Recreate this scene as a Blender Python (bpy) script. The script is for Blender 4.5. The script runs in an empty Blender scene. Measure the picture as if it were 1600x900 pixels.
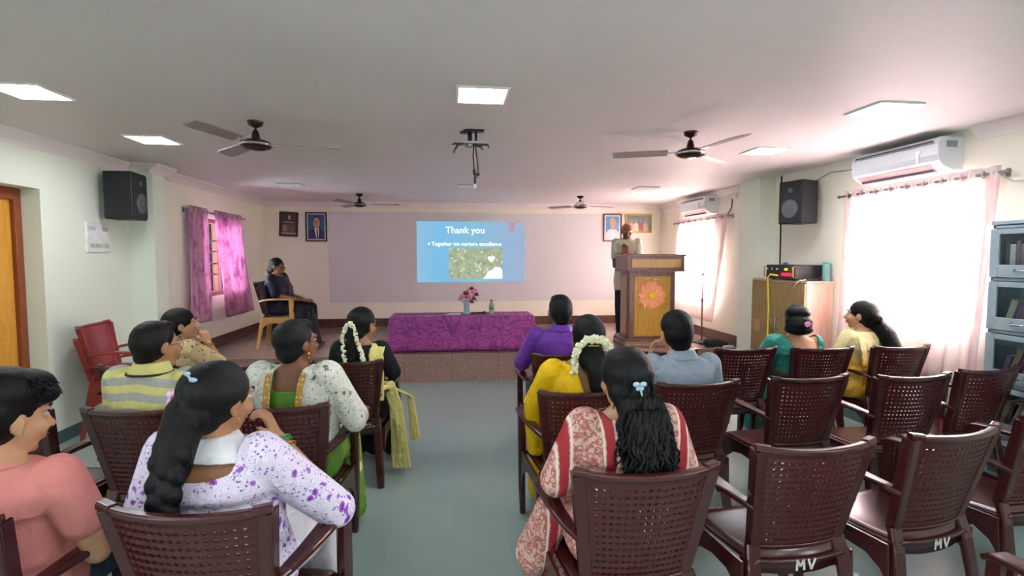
import bpy, bmesh, math, random
from mathutils import Vector, Matrix, Euler

SC = bpy.context.scene
COL = SC.collection
PI = math.pi

# ------------------------------------------------------------------ camera
cam_d = bpy.data.cameras.new('camera')
cam_d.lens = 18.0
cam_d.sensor_width = 36.0
cam_d.clip_start = 0.05
cam = bpy.data.objects.new('camera', cam_d)
COL.objects.link(cam)
cam.location = (0, 0, 1.6)
cam.rotation_euler = (PI / 2 - math.atan(48 / 800), 0, -math.atan(95 / 800))
SC.camera = cam

# ------------------------------------------------------------------ world, daylight, exposure
SC.view_settings.view_transform = 'Standard'
SC.view_settings.look = 'None'
SC.view_settings.gamma = 1
SC.view_settings.use_curve_mapping = False
SC.view_settings.exposure = 1.95
PANEL_STRENGTH = 15.5
DAY_1, DAY_2, DAY_3, DAY_ADDED = 420.0, 480.0, 65.0, 45.0

w = bpy.data.worlds.new('world')
SC.world = w
w.use_nodes = True
nt = w.node_tree
nt.nodes.clear()
wo = nt.nodes.new('ShaderNodeOutputWorld')
bg = nt.nodes.new('ShaderNodeBackground')
bg.inputs[0].default_value = (0.80, 0.88, 1.0, 1)
bg.inputs[1].default_value = 1.0
nt.links.new(bg.outputs[0], wo.inputs[0])


def area_light(name, loc, rot, sx, sy, power, color):
    l = bpy.data.lights.new(name, 'AREA')
    l.shape = 'RECTANGLE'
    l.size, l.size_y, l.energy, l.color = sx, sy, power, color
    o = bpy.data.objects.new(name, l)
    COL.objects.link(o)
    o.location = loc
    o.rotation_euler = rot
    return o


# daylight outside the three visible windows and two added rear ones, aimed inwards
area_light('daylight', (4.45, 4.05, 1.75), (0, PI / 2, 0), 1.5, 1.7, DAY_1, (1.0, 0.98, 0.98))
area_light('daylight', (4.45, 7.85, 1.65), (0, PI / 2, 0), 1.5, 1.7, DAY_2, (1.0, 0.98, 0.92))
area_light('daylight', (4.30, -0.9, 1.6), (0, PI / 2, 0), 1.4, 1.4, DAY_ADDED, (1.0, 0.97, 0.95))  # added fill light behind the camera, right side, to lift the ceiling
area_light('daylight', (-3.75, -0.9, 1.6), (0, -PI / 2, 0), 1.4, 1.4, DAY_ADDED, (0.95, 0.97, 1.0))  # matching fill added on the left, also out of view
area_light('daylight', (-3.80, 7.65, 1.7), (0, -PI / 2, 0), 1.3, 1.5, DAY_3, (0.9, 0.95, 1.0))

# ------------------------------------------------------------------ node helpers


def lin(c):
    if isinstance(c, str):
        c = [int(c[i:i + 2], 16) / 255 for i in (0, 2, 4)]
        c = [x / 12.92 if x <= 0.04045 else ((x + 0.055) / 1.055) ** 2.4 for x in c]
    return (c[0], c[1], c[2], 1)


class NT:
    def __init__(s, name):
        s.m = bpy.data.materials.new(name)
        s.m.use_nodes = True
        s.t = s.m.node_tree
        s.t.nodes.clear()
        s.out = s.t.nodes.new('ShaderNodeOutputMaterial')
        s.tc = None

    def n(s, kind, _in=None, **kw):
        nd = s.t.nodes.new('ShaderNode' + kind)
        for k, v in kw.items():
            setattr(nd, k, v)
        if _in:
            for k, v in _in.items():
                s.set(nd.inputs[k], v)
        return nd

    def set(s, sock, v):
        if isinstance(v, bpy.types.NodeSocket):
            s.t.links.new(v, sock)
        else:
            sock.default_value = v

    def obj(s, scale=(1, 1, 1), rot=(0, 0, 0), loc=(0, 0, 0)):
        if not s.tc:
            s.tc = s.n('TexCoord')
        mp = s.n('Mapping', {'Vector': s.tc.outputs['Object'], 'Scale': scale, 'Rotation': rot, 'Location': loc})
        return mp.outputs[0]

    def mix(s, f, a, b, mode='MIX'):
        nd = s.t.nodes.new('ShaderNodeMix')
        nd.data_type = 'RGBA'
        nd.blend_type = mode
        s.set(nd.inputs[0], f)
        s.set(nd.inputs[6], a)
        s.set(nd.inputs[7], b)
        return nd.outputs[2]

    def ramp(s, f, stops, interp='LINEAR'):
        nd = s.n('ValToRGB')
        nd.color_ramp.interpolation = interp
        e = nd.color_ramp.elements
        while len(e) > 1:
            e.remove(e[-1])
        e[0].position, e[0].color = stops[0][0], stops[0][1]
        for p, c in stops[1:]:
            x = e.new(p)
            x.color = c
        s.set(nd.inputs[0], f)
        return nd.outputs[0]

    def noise(s, vec, scale, detail=4, rough=0.55, out='Fac'):
        nd = s.n('TexNoise', {'Vector': vec, 'Scale': scale, 'Detail': detail, 'Roughness': rough})
        return nd.outputs[out]

    def math(s, op, a, b=0.0, c=0.0):
        nd = s.n('Math', operation=op)
        s.set(nd.inputs[0], a)
        s.set(nd.inputs[1], b)
        s.set(nd.inputs[2], c)
        return nd.outputs[0]

    def step(s, f, lo, hi):
        nd = s.n('MapRange', {'Value': f, 'From Min': lo, 'From Max': hi})
        return nd.outputs[0]

    def xyz(s, vec):
        return s.n('SeparateXYZ', {'Vector': vec}).outputs

    def bump(s, h, strength=0.3, dist=0.01):
        return s.n('Bump', {'Height': h, 'Strength': strength, 'Distance': dist}).outputs[0]

    def bsdf(s, color, rough=0.5, metal=0.0, normal=None, spec=0.5, **kw):
        p = s.n('BsdfPrincipled')
        s.set(p.inputs['Base Color'], color)
        s.set(p.inputs['Roughness'], rough)
        s.set(p.inputs['Metallic'], metal)
        s.set(p.inputs['Specular IOR Level'], spec)
        if normal:
            s.set(p.inputs['Normal'], normal)
        for k, v in kw.items():
            s.set(p.inputs[k], v)
        s.last = p
        s.t.links.new(p.outputs[0], s.out.inputs[0])
        return s.m


def plain(name, hexc, rough=0.5, metal=0.0, var=0.06, scale=12, bump=0.0, bscale=150, spec=0.5, **kw):
    t = NT(name)
    c = lin(hexc)
    f = t.noise(t.obj(), scale)
    dark = tuple(x * (1 - var * 2) for x in c[:3]) + (1,)
    lite = tuple(min(1, x * (1 + var)) for x in c[:3]) + (1,)
    col = t.ramp(f, [(0.3, dark), (0.7, lite)])
    nrm = t.bump(t.noise(t.obj(), bscale, 3), bump, 0.004) if bump else None
    return t.bsdf(col, rough, metal, nrm, spec, **kw)


def clear_glass(name):
    t = NT(name)
    a = t.n('BsdfTransparent', {'Color': (0.93, 0.96, 0.96, 1)})
    b = t.n('BsdfGlossy', {'Color': (1, 1, 1, 1), 'Roughness': 0.03})
    f = t.n('Fresnel', {'IOR': 1.35})
    mx = t.n('MixShader', {0: f.outputs[0]})
    t.t.links.new(a.outputs[0], mx.inputs[1])
    t.t.links.new(b.outputs[0], mx.inputs[2])
    t.t.links.new(mx.outputs[0], t.out.inputs[0])
    return t.m


# ------------------------------------------------------------------ mesh helpers


def mesh_from(name, verts, faces, mats=None, fm=None, smooth=False):
    me = bpy.data.meshes.new(name)
    me.from_pydata([tuple(v) for v in verts], [], faces)
    if mats:
        for m in mats:
            me.materials.append(m)
    if fm:
        me.polygons.foreach_set('material_index', fm)
    if smooth:
        me.polygons.foreach_set('use_smooth', [True] * len(me.polygons))
    me.update()
    return me


def link(name, me, parent=None, loc=None, rot=None):
    o = bpy.data.objects.new(name, me)
    COL.objects.link(o)
    if parent:
        o.parent = parent
    if loc:
        o.location = loc
    if rot:
        o.rotation_euler = rot
    return o


class MB:
    """collects shapes into one mesh"""

    def __init__(s):
        s.v, s.f, s.m, s.cur, s.T = [], [], [], 0, None

    def mat(s, i):
        s.cur = i
        return s

    def add(s, verts, faces, T=None):
        b = len(s.v)
        for p in verts:
            p = Vector(p)
            if T:
                p = T @ p
            if s.T:
                p = s.T @ p
            s.v.append(p)
        for f in faces:
            s.f.append([b + i for i in f])
            s.m.append(s.cur)
        return s

    def box(s, c, d, T=None):
        x, y, z = d[0] / 2, d[1] / 2, d[2] / 2
        vs = [(c[0] + i * x, c[1] + j * y, c[2] + k * z) for i in (-1, 1) for j in (-1, 1) for k in (-1, 1)]
        fs = [(0, 1, 3, 2), (4, 6, 7, 5), (0, 4, 5, 1), (2, 3, 7, 6), (0, 2, 6, 4), (1, 5, 7, 3)]
        return s.add(vs, fs, T)

    def box2(s, a, b, T=None):
        return s.box([(a[i] + b[i]) / 2 for i in range(3)], [abs(b[i] - a[i]) for i in range(3)], T)

    def prism(s, poly, axis, a, b, T=None):
        """poly of 2-D points extruded along axis (0,1,2) from a to b"""
        def P(p, t):
            q = [p[0], p[1]]
            q.insert(axis, t)
            return q
        n = len(poly)
        vs = [P(p, a) for p in poly] + [P(p, b) for p in poly]
        fs = [tuple(range(n))[::-1], tuple(range(n, 2 * n))]
        fs += [(i, (i + 1) % n, n + (i + 1) % n, n + i) for i in range(n)]
        return s.add(vs, fs, T)

    def lathe(s, prof, c=(0, 0, 0), n=24, T=None, axis='z'):
        vs, fs = [], []
        for r, z in prof:
            for i in range(n):
                a = 2 * PI * i / n
                p = (r * math.cos(a), r * math.sin(a), z)
                if axis == 'y':
                    p = (p[0], p[2], p[1])
                if axis == 'x':
                    p = (p[2], p[0], p[1])
                vs.append((p[0] + c[0], p[1] + c[1], p[2] + c[2]))
        for k in range(len(prof) - 1):
            for i in range(n):
                j = (i + 1) % n
                fs.append((k * n + i, k * n + j, (k + 1) * n + j, (k + 1) * n + i))
        fs.append(tuple(range(n))[::-1])
        fs.append(tuple(range((len(prof) - 1) * n, len(prof) * n)))
        return s.add(vs, fs, T)

    def tube(s, pts, r, n=8, T=None):
        pts = [Vector(p) for p in pts]
        rs = r if isinstance(r, (list, tuple)) else [r] * len(pts)
        vs, fs = [], []
        up = None
        for i, p in enumerate(pts):
            d = (pts[min(i + 1, len(pts) - 1)] - pts[max(i - 1, 0)]).normalized()
            if up is None:
                up = d.orthogonal().normalized()
            up = (up - d * up.dot(d))
            up = up.normalized() if up.length > 1e-6 else d.orthogonal().normalized()
            sd = d.cross(up)
            for k in range(n):
                a = 2 * PI * k / n
                vs.append(p + (up * math.cos(a) + sd * math.sin(a)) * rs[i])
        for i in range(len(pts) - 1):
            for k in range(n):
                j = (k + 1) % n
                fs.append((i * n + k, i * n + j, (i + 1) * n + j, (i + 1) * n + k))
        fs.append(tuple(range(n))[::-1])
        fs.append(tuple(range((len(pts) - 1) * n, len(pts) * n)))
        return s.add(vs, fs, T)

    def sweep(s, pts, sec, side=(1, 0, 0), T=None):
        """rectangular section (w along side, d across) swept along pts; sec = list of (w, d)"""
        pts = [Vector(p) for p in pts]
        side = Vector(side)
        vs, fs = [], []
        for i, p in enumerate(pts):
            d = (pts[min(i + 1, len(pts) - 1)] - pts[max(i - 1, 0)]).normalized()
            sd = (side - d * side.dot(d)).normalized()
            nn = d.cross(sd)
            w_, d_ = sec[i] if i < len(sec) else sec[-1]
            ch = min(w_, d_) * 0.22
            a, b = w_ / 2, d_ / 2
            for x, y in ((-a + ch, -b), (a - ch, -b), (a, -b + ch), (a, b - ch), (a - ch, b), (-a + ch, b), (-a, b - ch), (-a, -b + ch)):
                vs.append(p + sd * x + nn * y)
        n = 8
        for i in range(len(pts) - 1):
            for k in range(n):
                j = (k + 1) % n
                fs.append((i * n + k, i * n + j, (i + 1) * n + j, (i + 1) * n + k))
        fs.append(tuple(range(n))[::-1])
        fs.append(tuple(range((len(pts) - 1) * n, len(pts) * n)))
        return s.add(vs, fs, T)

    def ell(s, c, r, T=None, n=16, R=None):
        r = (r, r, r) if not isinstance(r, (tuple, list)) else r
        m = n // 2
        vs = [(0, 0, 1)]
        for i in range(1, m):
            t = PI * i / m
            for k in range(n):
                a = 2 * PI * k / n
                vs.append((math.sin(t) * math.cos(a), math.sin(t) * math.sin(a), math.cos(t)))
        vs.append((0, 0, -1))
        out = []
        for v in vs:
            q = Vector((v[0] * r[0], v[1] * r[1], v[2] * r[2]))
            if R:
                q = R @ q
            out.append(q + Vector(c))
        fs = [(0, 1 + k, 1 + (k + 1) % n) for k in range(n)]
        for i in range(m - 2):
            for k in range(n):
                a, b = 1 + i * n + k, 1 + i * n + (k + 1) % n
                fs.append((a, a + n, b + n, b))
        L = len(vs) - 1
        fs += [(L, 1 + (m - 2) * n + (k + 1) % n, 1 + (m - 2) * n + k) for k in range(n)]
        return s.add(out, fs, T)

    def cap(s, p0, p1, r0, r1, T=None, n=14):
        """tapered capsule"""
        p0, p1 = Vector(p0), Vector(p1)
        L = (p1 - p0).length
        if L < 1e-5:
            return s.ell(p0, r0, T)
        R = (p1 - p0).to_track_quat('Z', 'Y').to_matrix()
        prof = []
        for i in range(1, 6):
            t = PI / 2 * i / 5
            prof.append((r0 * math.sin(t), -r0 * math.cos(t)))
        for i in range(0, 5):
            t = PI / 2 * i / 5
            prof.append((r1 * math.cos(t), L + r1 * math.sin(t)))
        M = Matrix.Translation(p0) @ R.to_4x4()
        if T:
            M = T @ M
        return s.lathe(prof, n=n, T=M)

    def chain(s, pts, rs, T=None, n=14):
        for i in range(len(pts) - 1):
            s.cap(pts[i], pts[i + 1], rs[i], rs[i + 1], T, n)
        return s

    def loft(s, rings, T=None, n=24, e=2.3):
        """closed loft of superelliptic rings (cx, cy, cz, rx, ry)"""
        vs, fs = [], []
        for cx, cy, cz, rx, ry in rings:
            for k in range(n):
                a = 2 * PI * k / n
                c, q = math.cos(a), math.sin(a)
                vs.append((cx + rx * math.copysign(abs(c) ** (2 / e), c), cy + ry * math.copysign(abs(q) ** (2 / e), q), cz))
        for i in range(len(rings) - 1):
            for k in range(n):
                j = (k + 1) % n
                fs.append((i * n + k, i * n + j, (i + 1) * n + j, (i + 1) * n + k))
        fs.append(tuple(range(n))[::-1])
        fs.append(tuple(range((len(rings) - 1) * n, len(rings) * n)))
        return s.add(vs, fs, T)

    def mesh(s, name, mats, smooth=False):
        me = mesh_from(name, s.v, s.f, mats, s.m, smooth)
        return me

    def build(s, name, mats, parent=None, smooth=False, bevel=0.0, loc=None, rot=None, seg=2):
        if not isinstance(mats, (list, tuple)):
            mats = [mats]
        me = s.mesh(name, mats, smooth)
        bm = bmesh.new()
        bm.from_mesh(me)
        bmesh.ops.recalc_face_normals(bm, faces=bm.faces)
        bm.to_mesh(me)
        bm.free()
        o = link(name, me, parent, loc, rot)
        if bevel:
            b = o.modifiers.new('b', 'BEVEL')
            b.width, b.segments, b.limit_method, b.angle_limit = bevel, seg, 'ANGLE', 0.6
        return o


def bake(o):
    dg = bpy.context.evaluated_depsgraph_get()
    dg.update()
    me = bpy.data.meshes.new_from_object(o.evaluated_get(dg), depsgraph=dg)
    old = o.data
    o.modifiers.clear()
    o.data = me
    if isinstance(old, bpy.types.Mesh) and old.users == 0:
        bpy.data.meshes.remove(old)
    return me


def organic(name, mb, voxel, mat, parent=None, smooth=4, keep=None, thick=0.0, sub=False):
    """union of overlapping closed shapes as one continuous smooth surface"""
    me = mb.mesh(name, [])
    o = link(name, me, parent)
    r = o.modifiers.new('r', 'REMESH')
    r.mode, r.voxel_size, r.use_smooth_shade = 'VOXEL', voxel, True
    if smooth:
        sm = o.modifiers.new('s', 'SMOOTH')
        sm.factor, sm.iterations = 0.5, smooth
    me = bake(o)
    if keep:
        bm = bmesh.new()
        bm.from_mesh(me)
        bm.faces.ensure_lookup_table()
        bmesh.ops.delete(bm, geom=[f for f in bm.faces if not keep(f.calc_center_median())], context='FACES')
        rim = [v for v in bm.verts if v.is_boundary]
        for _ in range(8):
            new = {}
            for v in rim:
                nb = [e.other_vert(v).co for e in v.link_edges if e.is_boundary]
                if len(nb) == 2:
                    new[v] = v.co * 0.4 + (nb[0] + nb[1]) * 0.3
            for v, c in new.items():
                v.co = c
        bm.to_mesh(me)
        bm.free()
    if thick:
        so = o.modifiers.new('t', 'SOLIDIFY')
        so.thickness, so.offset = thick, 1
        me = bake(o)
    me.materials.clear()
    me.materials.append(mat)
    me.polygons.foreach_set('use_smooth', [True] * len(me.polygons))
    me.name = name
    return o


def thing(name, label, cat, loc=(0, 0, 0), rz=0.0, group=None):
    o = bpy.data.objects.new(name, None)
    COL.objects.link(o)
    o.location = loc
    o.rotation_euler = (0, 0, rz)
    o.empty_display_size = 0.1
    return tag(o, label, cat, group)


def tag(o, label, cat, group=None):
    o['label'] = label
    o['category'] = cat
    if group:
        o['group'] = group
    return o


def structure(o):
    o['kind'] = 'structure'
    return o


def copy_tree(root, name=None, label=None, loc=None, rz=None, group=None):
    c = root.copy()
    COL.objects.link(c)
    if label:
        c['label'] = label
    if loc is not None:
        c.location = loc
    if rz is not None:
        c.rotation_euler = (0, 0, rz)
    if group:
        c['group'] = group
    for ch in list(root.children):
        k = ch.copy()
        COL.objects.link(k)
        k.parent = c
        for g in list(ch.children):
            q = g.copy()
            COL.objects.link(q)
            q.parent = k
    return c


def text_mesh(name, body, size, mat, parent=None, loc=(0, 0, 0), rot=(0, 0, 0), depth=0.001, align='CENTER', sx=1.0, bold=0.0):
    cu = bpy.data.curves.new(name, 'FONT')
    cu.body, cu.size, cu.extrude, cu.align_x, cu.offset = body, size, depth, align, bold
    cu.resolution_u = 2
    o = bpy.data.objects.new(name, cu)
    COL.objects.link(o)
    dg = bpy.context.evaluated_depsgraph_get()
    dg.update()
    me = bpy.data.meshes.new_from_object(o.evaluated_get(dg), depsgraph=dg)
    bpy.data.objects.remove(o)
    me.materials.clear()
    me.materials.append(mat)
    r = link(name, me, parent, loc, rot)
    r.scale = (sx, 1, 1)
    return r


# ------------------------------------------------------------------ room dimensions
XL, XS, XR = -3.35, -3.22, 3.93      # near left wall, stage left wall, right wall
YF, YE, YB = 9.342, 6.558, -3.2      # front wall, stage edge, wall behind the camera
ZS, ZC = 0.359, 2.57                 # stage top, ceiling

# ------------------------------------------------------------------ room materials


def wall_mat(name, hexc):
    t = NT(name)
    c = lin(hexc)
    f = t.noise(t.obj(), 1.3, 5)
    col = t.ramp(f, [(0.3, tuple(x * 0.96 for x in c[:3]) + (1,)), (0.7, c)])
    b = t.bump(t.noise(t.obj(), 60, 4), 0.06, 0.004)
    return t.bsdf(col, 0.55, 0, b, 0.3)


M_wall = wall_mat('wall_paint_cream', 'EFEBDC')
M_wall_green = wall_mat('wall_paint_pale_green', 'E6EDDF')
M_ceil = wall_mat('ceiling_paint', 'E2DBDC')
M_cove = wall_mat('cornice_paint', 'EBE3E2')
M_screenpaint = wall_mat('screen_paint', 'DAD8DC')


def floor_mat():
    t = NT('grey_green_floor_tiles')
    v = t.obj(loc=(0.02, 0.28, 0))
    br = t.n('TexBrick', {'Vector': v, 'Color1': lin('93A5A0'), 'Color2': lin('9AACA7'), 'Mortar': lin('A8B5B0'), 'Scale': 1.0,
                          'Mortar Size': 0.0022, 'Mortar Smooth': 0.3, 'Bias': 0.0, 'Brick Width': 0.65, 'Row Height': 0.65})
    n = t.noise(t.obj(), 7, 6)
    col = t.mix(0.25, br.outputs[0], t.ramp(n, [(0.2, lin('788A87')), (0.8, lin('92A29E'))]))
    return t.bsdf(col, t.ramp(n, [(0.1, (0.26, 0.26, 0.26, 1)), (0.9, (0.34, 0.34, 0.34, 1))]), 0, t.bump(br.outputs[1], 0.15, -0.002), 0.5)


def granite(name, a, b, c, rough, joint=0.6, jcol='4A3431'):
    t = NT(name)
    n1 = t.noise(t.obj(), 130, 4)
    col = t.ramp(n1, [(0.35, lin(a)), (0.5, lin(b)), (0.68, lin(c))])
    x = t.xyz(t.obj())
    fx = t.math('PINGPONG', x[0], joint / 2)
    k = t.step(fx, 0.0, 0.004)
    col = t.mix(k, lin(jcol), col)
    return t.bsdf(col, rough, 0, None, 0.5)


M_floor = floor_mat()
M_stage = granite('stage_granite', '8A6C64', 'A28A80', 'B8A298', 0.16)
M_riser = granite('riser_granite', '765A55', '94776F', 'AC938A', 0.3)
M_skirt = granite('skirting_tile', '4A2A27', '5A3733', '6B4540', 0.25)
M_greenskirt = granite('green_skirting_tile', '3C5550', '4A645E', '58726B', 0.25)
M_maroonwood = plain('maroon_painted_wood', '6E2A22', 0.4)

# ------------------------------------------------------------------ room shell


def wall_with_holes(name, x0, x1, ya, yb, z0, z1, holes, mat):
    """wall slab between x0 and x1, running in y, with openings (y0, y1, z0, z1)"""
    m = MB()
    ys = sorted({ya, yb} | {h[0] for h in holes} | {h[1] for h in holes})
    for i in range(len(ys) - 1):
        a, b = ys[i], ys[i + 1]
        cut = [h for h in holes if h[0] <= a + 1e-6 and h[1] >= b - 1e-6]
        if not cut:
            m.box2((x0, a, z0), (x1, b, z1))
        else:
            h = cut[0]
            if h[2] > z0:
                m.box2((x0, a, z0), (x1, b, h[2]))
            m.box2((x0, a, h[3]), (x1, b, z1))
    return structure(m.build(name, mat))


structure(MB().box2((-4.2, YB - 0.2, -0.1), (4.4, YE, 0)).build('floor', M_floor))
structure(MB().box2((-4.2, YB - 0.2, ZC), (4.4, YF + 0.2, ZC + 0.12)).build('ceiling', M_ceil))
wall_with_holes('wall_left', XL, XL - 0.25, YB, 5.82, 0, ZC, [(-1.6, -0.2, 0.9, 2.2), (3.55, 4.67, 0, 2.16)], M_wall_green)
wall_with_holes('wall_left_stage', XS, XS - 0.2, 6.06, YF, 0, ZC, [(7.0, 8.3, 1.07, 2.12)], M_wall)
wall_with_holes('wall_right', XR, XR + 0.2, YB, YF, 0, ZC, [(-1.6, -0.2, 0.9, 2.2), (3.38, 4.56, 1.0, 2.12), (7.20, 8.40, 0.98, 2.08)], M_wall)
structure(MB().box2((-4.2, YF, 0), (4.4, YF + 0.2, ZC)).build('wall_front', M_wall))
structure(MB().box2((-4.2, YB - 0.2, 0), (4.4, YB, ZC)).build('wall_back', M_wall_green))
structure(MB().box2((XL - 0.25, 5.82, 0), (-3.10, 6.06, ZC)).build('wall_left_pilaster', M_wall_green))
structure(MB().box2((3.73, 5.88, 0), (XR, 6.30, ZC)).build('wall_right_pilaster', M_wall_green))
structure(MB().box2((-4.2, YE + 0.02, 0), (4.4, YF, ZS)).build('floor_stage', M_stage))
structure(MB().box2((-3.3, YE, 0), (XR, YE + 0.02, ZS - 0.03)).box2((-3.3, YE - 0.012, ZS - 0.03), (XR, YE + 0.02, ZS + 0.0004)).build('trim_1', M_riser))
# the white painted rectangle used as a projection screen
structure(MB().box2((-2.14, YF - 0.004, 0.795), (3.05, YF, 2.40)).build('trim_2', M_screenpaint))


def cornice(name, a, b, nrm):
    """stepped cove along the wall top from a to b (xy), room side nrm"""
    prof = [(0, 0), (0, -0.095), (0.012, -0.095), (0.018, -0.080), (0.05, -0.045), (0.085, -0.02), (0.092, -0.012), (0.10, 0)]
    a, b, nrm = Vector((a[0], a[1], ZC)), Vector((b[0], b[1], ZC)), Vector((nrm[0], nrm[1], 0))
    vs = [a + nrm * p + Vector((0, 0, q)) for p, q in prof] + [b + nrm * p + Vector((0, 0, q)) for p, q in prof]
    n = len(prof)
    fs = [(i, (i + 1) % n, n + (i + 1) % n, n + i) for i in range(n)] + [tuple(range(n)), tuple(range(n, 2 * n))[::-1]]
    m = MB().add(vs, fs)
    return structure(m.build(name, M_cove))


cornice('trim_3', (XL, YB), (XL, 5.82), (1, 0))
cornice('trim_4', (-3.10, 5.74), (-3.10, 6.14), (1, 0))
cornice('trim_5', (XL, 5.82), (-3.10, 5.82), (0, -1))
cornice('trim_6', (XS, 6.06), (XS, YF), (1, 0))
cornice('trim_7', (XS, YF), (XR, YF), (0, -1))
cornice('trim_8', (XR, YB), (XR, 3.45), (-1, 0))
cornice('trim_9', (XR, 6.30), (XR, YF), (-1, 0))

structure(MB().box2((XS, 6.62, ZS), (XS + 0.015, YF, ZS + 0.15)).build('baseboard_left', M_skirt))
structure(MB().box2((XS, YF - 0.015, ZS), (XR, YF, ZS + 0.15)).build('baseboard_front', M_skirt))
structure(MB().box2((XR - 0.015, 6.32, ZS), (XR, YF, ZS + 0.15)).build('baseboard_right', M_skirt))
structure(MB().box2((XR - 0.015, 6.3, 0), (XR, 6.55, ZS + 0.15)).build('baseboard_right_step', M_skirt))
structure(MB().box2((XL, 4.67, 0), (XL + 0.012, 5.82, 0.11)).box2((XL, YB, 0), (XL + 0.012, 3.55, 0.11)).box2((XL, 5.81, 0), (-3.1, 5.82, 0.11)).build('baseboard_left_hall', M_greenskirt))
structure(MB().box2((XR - 0.012, YB, 0), (XR, 5.88, 0.11)).build('baseboard_right_hall', M_greenskirt))

# door in its recess
M_ochre = NT('ochre_painted_wood')
_t = M_ochre
_n = _t.noise(_t.obj(scale=(6, 6, 0.7)), 6, 6)
M_ochre = _t.bsdf(_t.ramp(_n, [(0.3, lin('C98A2C')), (0.7, lin('DDA040'))]), 0.35)
M_doorframe = plain('reddish_brown_frame', '8A4420', 0.4)
M_steel = plain('brushed_steel', 'B8B8B6', 0.25, 1.0)
d = bpy.data.objects.new('door_1', None)
COL.objects.link(d)
structure(d)
X0 = XL - 0.17
MB().box2((X0 - 0.05, 3.55, 0), (X0 + 0.03, 3.62, 2.16)).box2((X0 - 0.05, 4.60, 0), (X0 + 0.03, 4.67, 2.16)).box2((X0 - 0.05, 3.62, 2.06), (X0 + 0.03, 4.60, 2.16)).build('door_frame', M_doorframe, d, bevel=0.008)
leaf = MB().box2((X0 - 0.045, 3.62, 0.01), (X0 - 0.005, 4.60, 2.06))
for (z0, z1) in ((0.18, 0.92), (1.06, 1.92)):
    for (y0, y1) in ((3.72, 4.06), (4.15, 4.49)):
        leaf.box2((X0 - 0.005, y0, z0), (X0 + 0.006, y1, z1)).box2((X0 + 0.006, y0 + 0.05, z0 + 0.05), (X0 + 0.012, y1 - 0.05, z1 - 0.05))
leaf.build('door_leaf', M_ochre, d, bevel=0.004)
MB().box2((X0 - 0.005, 3.68, 1.0), (X0 + 0.004, 3.72, 1.16)).tube([(X0, 3.70, 1.08), (X0 + 0.05, 3.70, 1.08), (X0 + 0.05, 3.82, 1.08)], 0.01).build('door_handle', M_steel, d, smooth=True)
structure(MB().box2((XL - 0.4, 3.4, 0), (XL - 0.25, 4.8, 2.3)).build('wall_left_recess', M_wall_green))


def window(name, x, y0, y1, z0, z1, sgn, bars):
    """wooden frame, glass and iron bars standing in the opening; sgn = outward direction"""
    wd = bpy.data.objects.new(name, None)
    COL.objects.link(wd)
    structure(wd)
    a, b = x + sgn * 0.02, x + sgn * 0.09
    fw_ = 0.06
    m = MB()
    m.box2((a, y0, z0), (b, y0 + fw_, z1)).box2((a, y1 - fw_, z0), (b, y1, z1))
    m.box2((a, y0 + fw_, z0), (b, y1 - fw_, z0 + fw_)).box2((a, y0 + fw_, z1 - fw_), (b, y1 - fw_, z1))
    ym = (y0 + y1) / 2
    m.box2((a, ym - 0.03, z0 + fw_), (b, ym + 0.03, z1 - fw_))
    m.build('window_frame', M_maroonwood, wd, bevel=0.004)
    g = MB()
    n = 11
    for i in range(n):
        y = y0 + fw_ + (y1 - y0 - 2 * fw_) * (i + 0.5) / n
        g.tube([(x + sgn * 0.05, y, z0 + 0.02), (x + sgn * 0.05, y, z1 - 0.02)], 0.006, 6)
    for k in (0.28, 0.42, 0.58, 0.72):
        g.box2((x + sgn * 0.048, y0 + 0.02, z0 + (z1 - z0) * k - 0.01), (x + sgn * 0.053, y1 - 0.02, z0 + (z1 - z0) * k + 0.01))
    g.build('window_grille', bars, wd)
    gl = clear_glass('window_glass')
    MB().box2((x + sgn * 0.075, y0 + fw_, z0 + fw_), (x + sgn * 0.079, y1 - fw_, z1 - fw_)).build('window_pane', gl, wd)
    return wd


M_iron = plain('black_iron', '2A2A2E', 0.5, 0.6)
window('window_1', XS, 7.0, 8.3, 1.07, 2.12, -1, M_iron)
window('window_2', XR, 3.38, 4.56, 1.0, 2.12, 1, M_iron)
window('window_added_right', XR, -1.6, -0.2, 0.9, 2.2, 1, M_iron)  # unseen window, added to let fill light in from the right rear
window('window_added_left', XL, -1.6, -0.2, 0.9, 2.2, -1, M_iron)  # unseen window, added for the left rear fill light
window('window_3', XR, 7.20, 8.40, 0.98, 2.08, 1, M_iron)

# ------------------------------------------------------------------ curtains
M_rod = plain('grey_satin_rod', '8F888A', 0.3, 0.3)
M_ring = plain('pale_satin_plastic', 'D9CDD0', 0.3)


def curtain_mat(name, base, dark, trans, pat=0.5, scale=9):
    t = NT(name)
    v = t.obj(scale=(1, 1, 0.45))
    n = t.noise(v, scale, 6, 0.65)
    vo = t.n('TexVoronoi', {'Vector': t.obj(), 'Scale': 11.0}, feature='DISTANCE_TO_EDGE')
    f = t.math('MULTIPLY', t.step(n, 0.48, 0.60), pat)
    f2 = t.math('MULTIPLY', t.step(vo.outputs[0], 0.06, 0.0), pat * 0.5)
    col = t.mix(t.math('MAXIMUM', f, f2), lin(base), lin(dark))
    df = t.n('BsdfDiffuse', {'Color': col})
    tr = t.n('BsdfTranslucent', {'Color': col})
    mx = t.n('MixShader', {0: trans})
    t.t.links.new(df.outputs[0], mx.inputs[1])
    t.t.links.new(tr.outputs[0], mx.inputs[2])
    t.t.links.new(mx.outputs[0], t.out.inputs[0])
    return t.m


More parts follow.
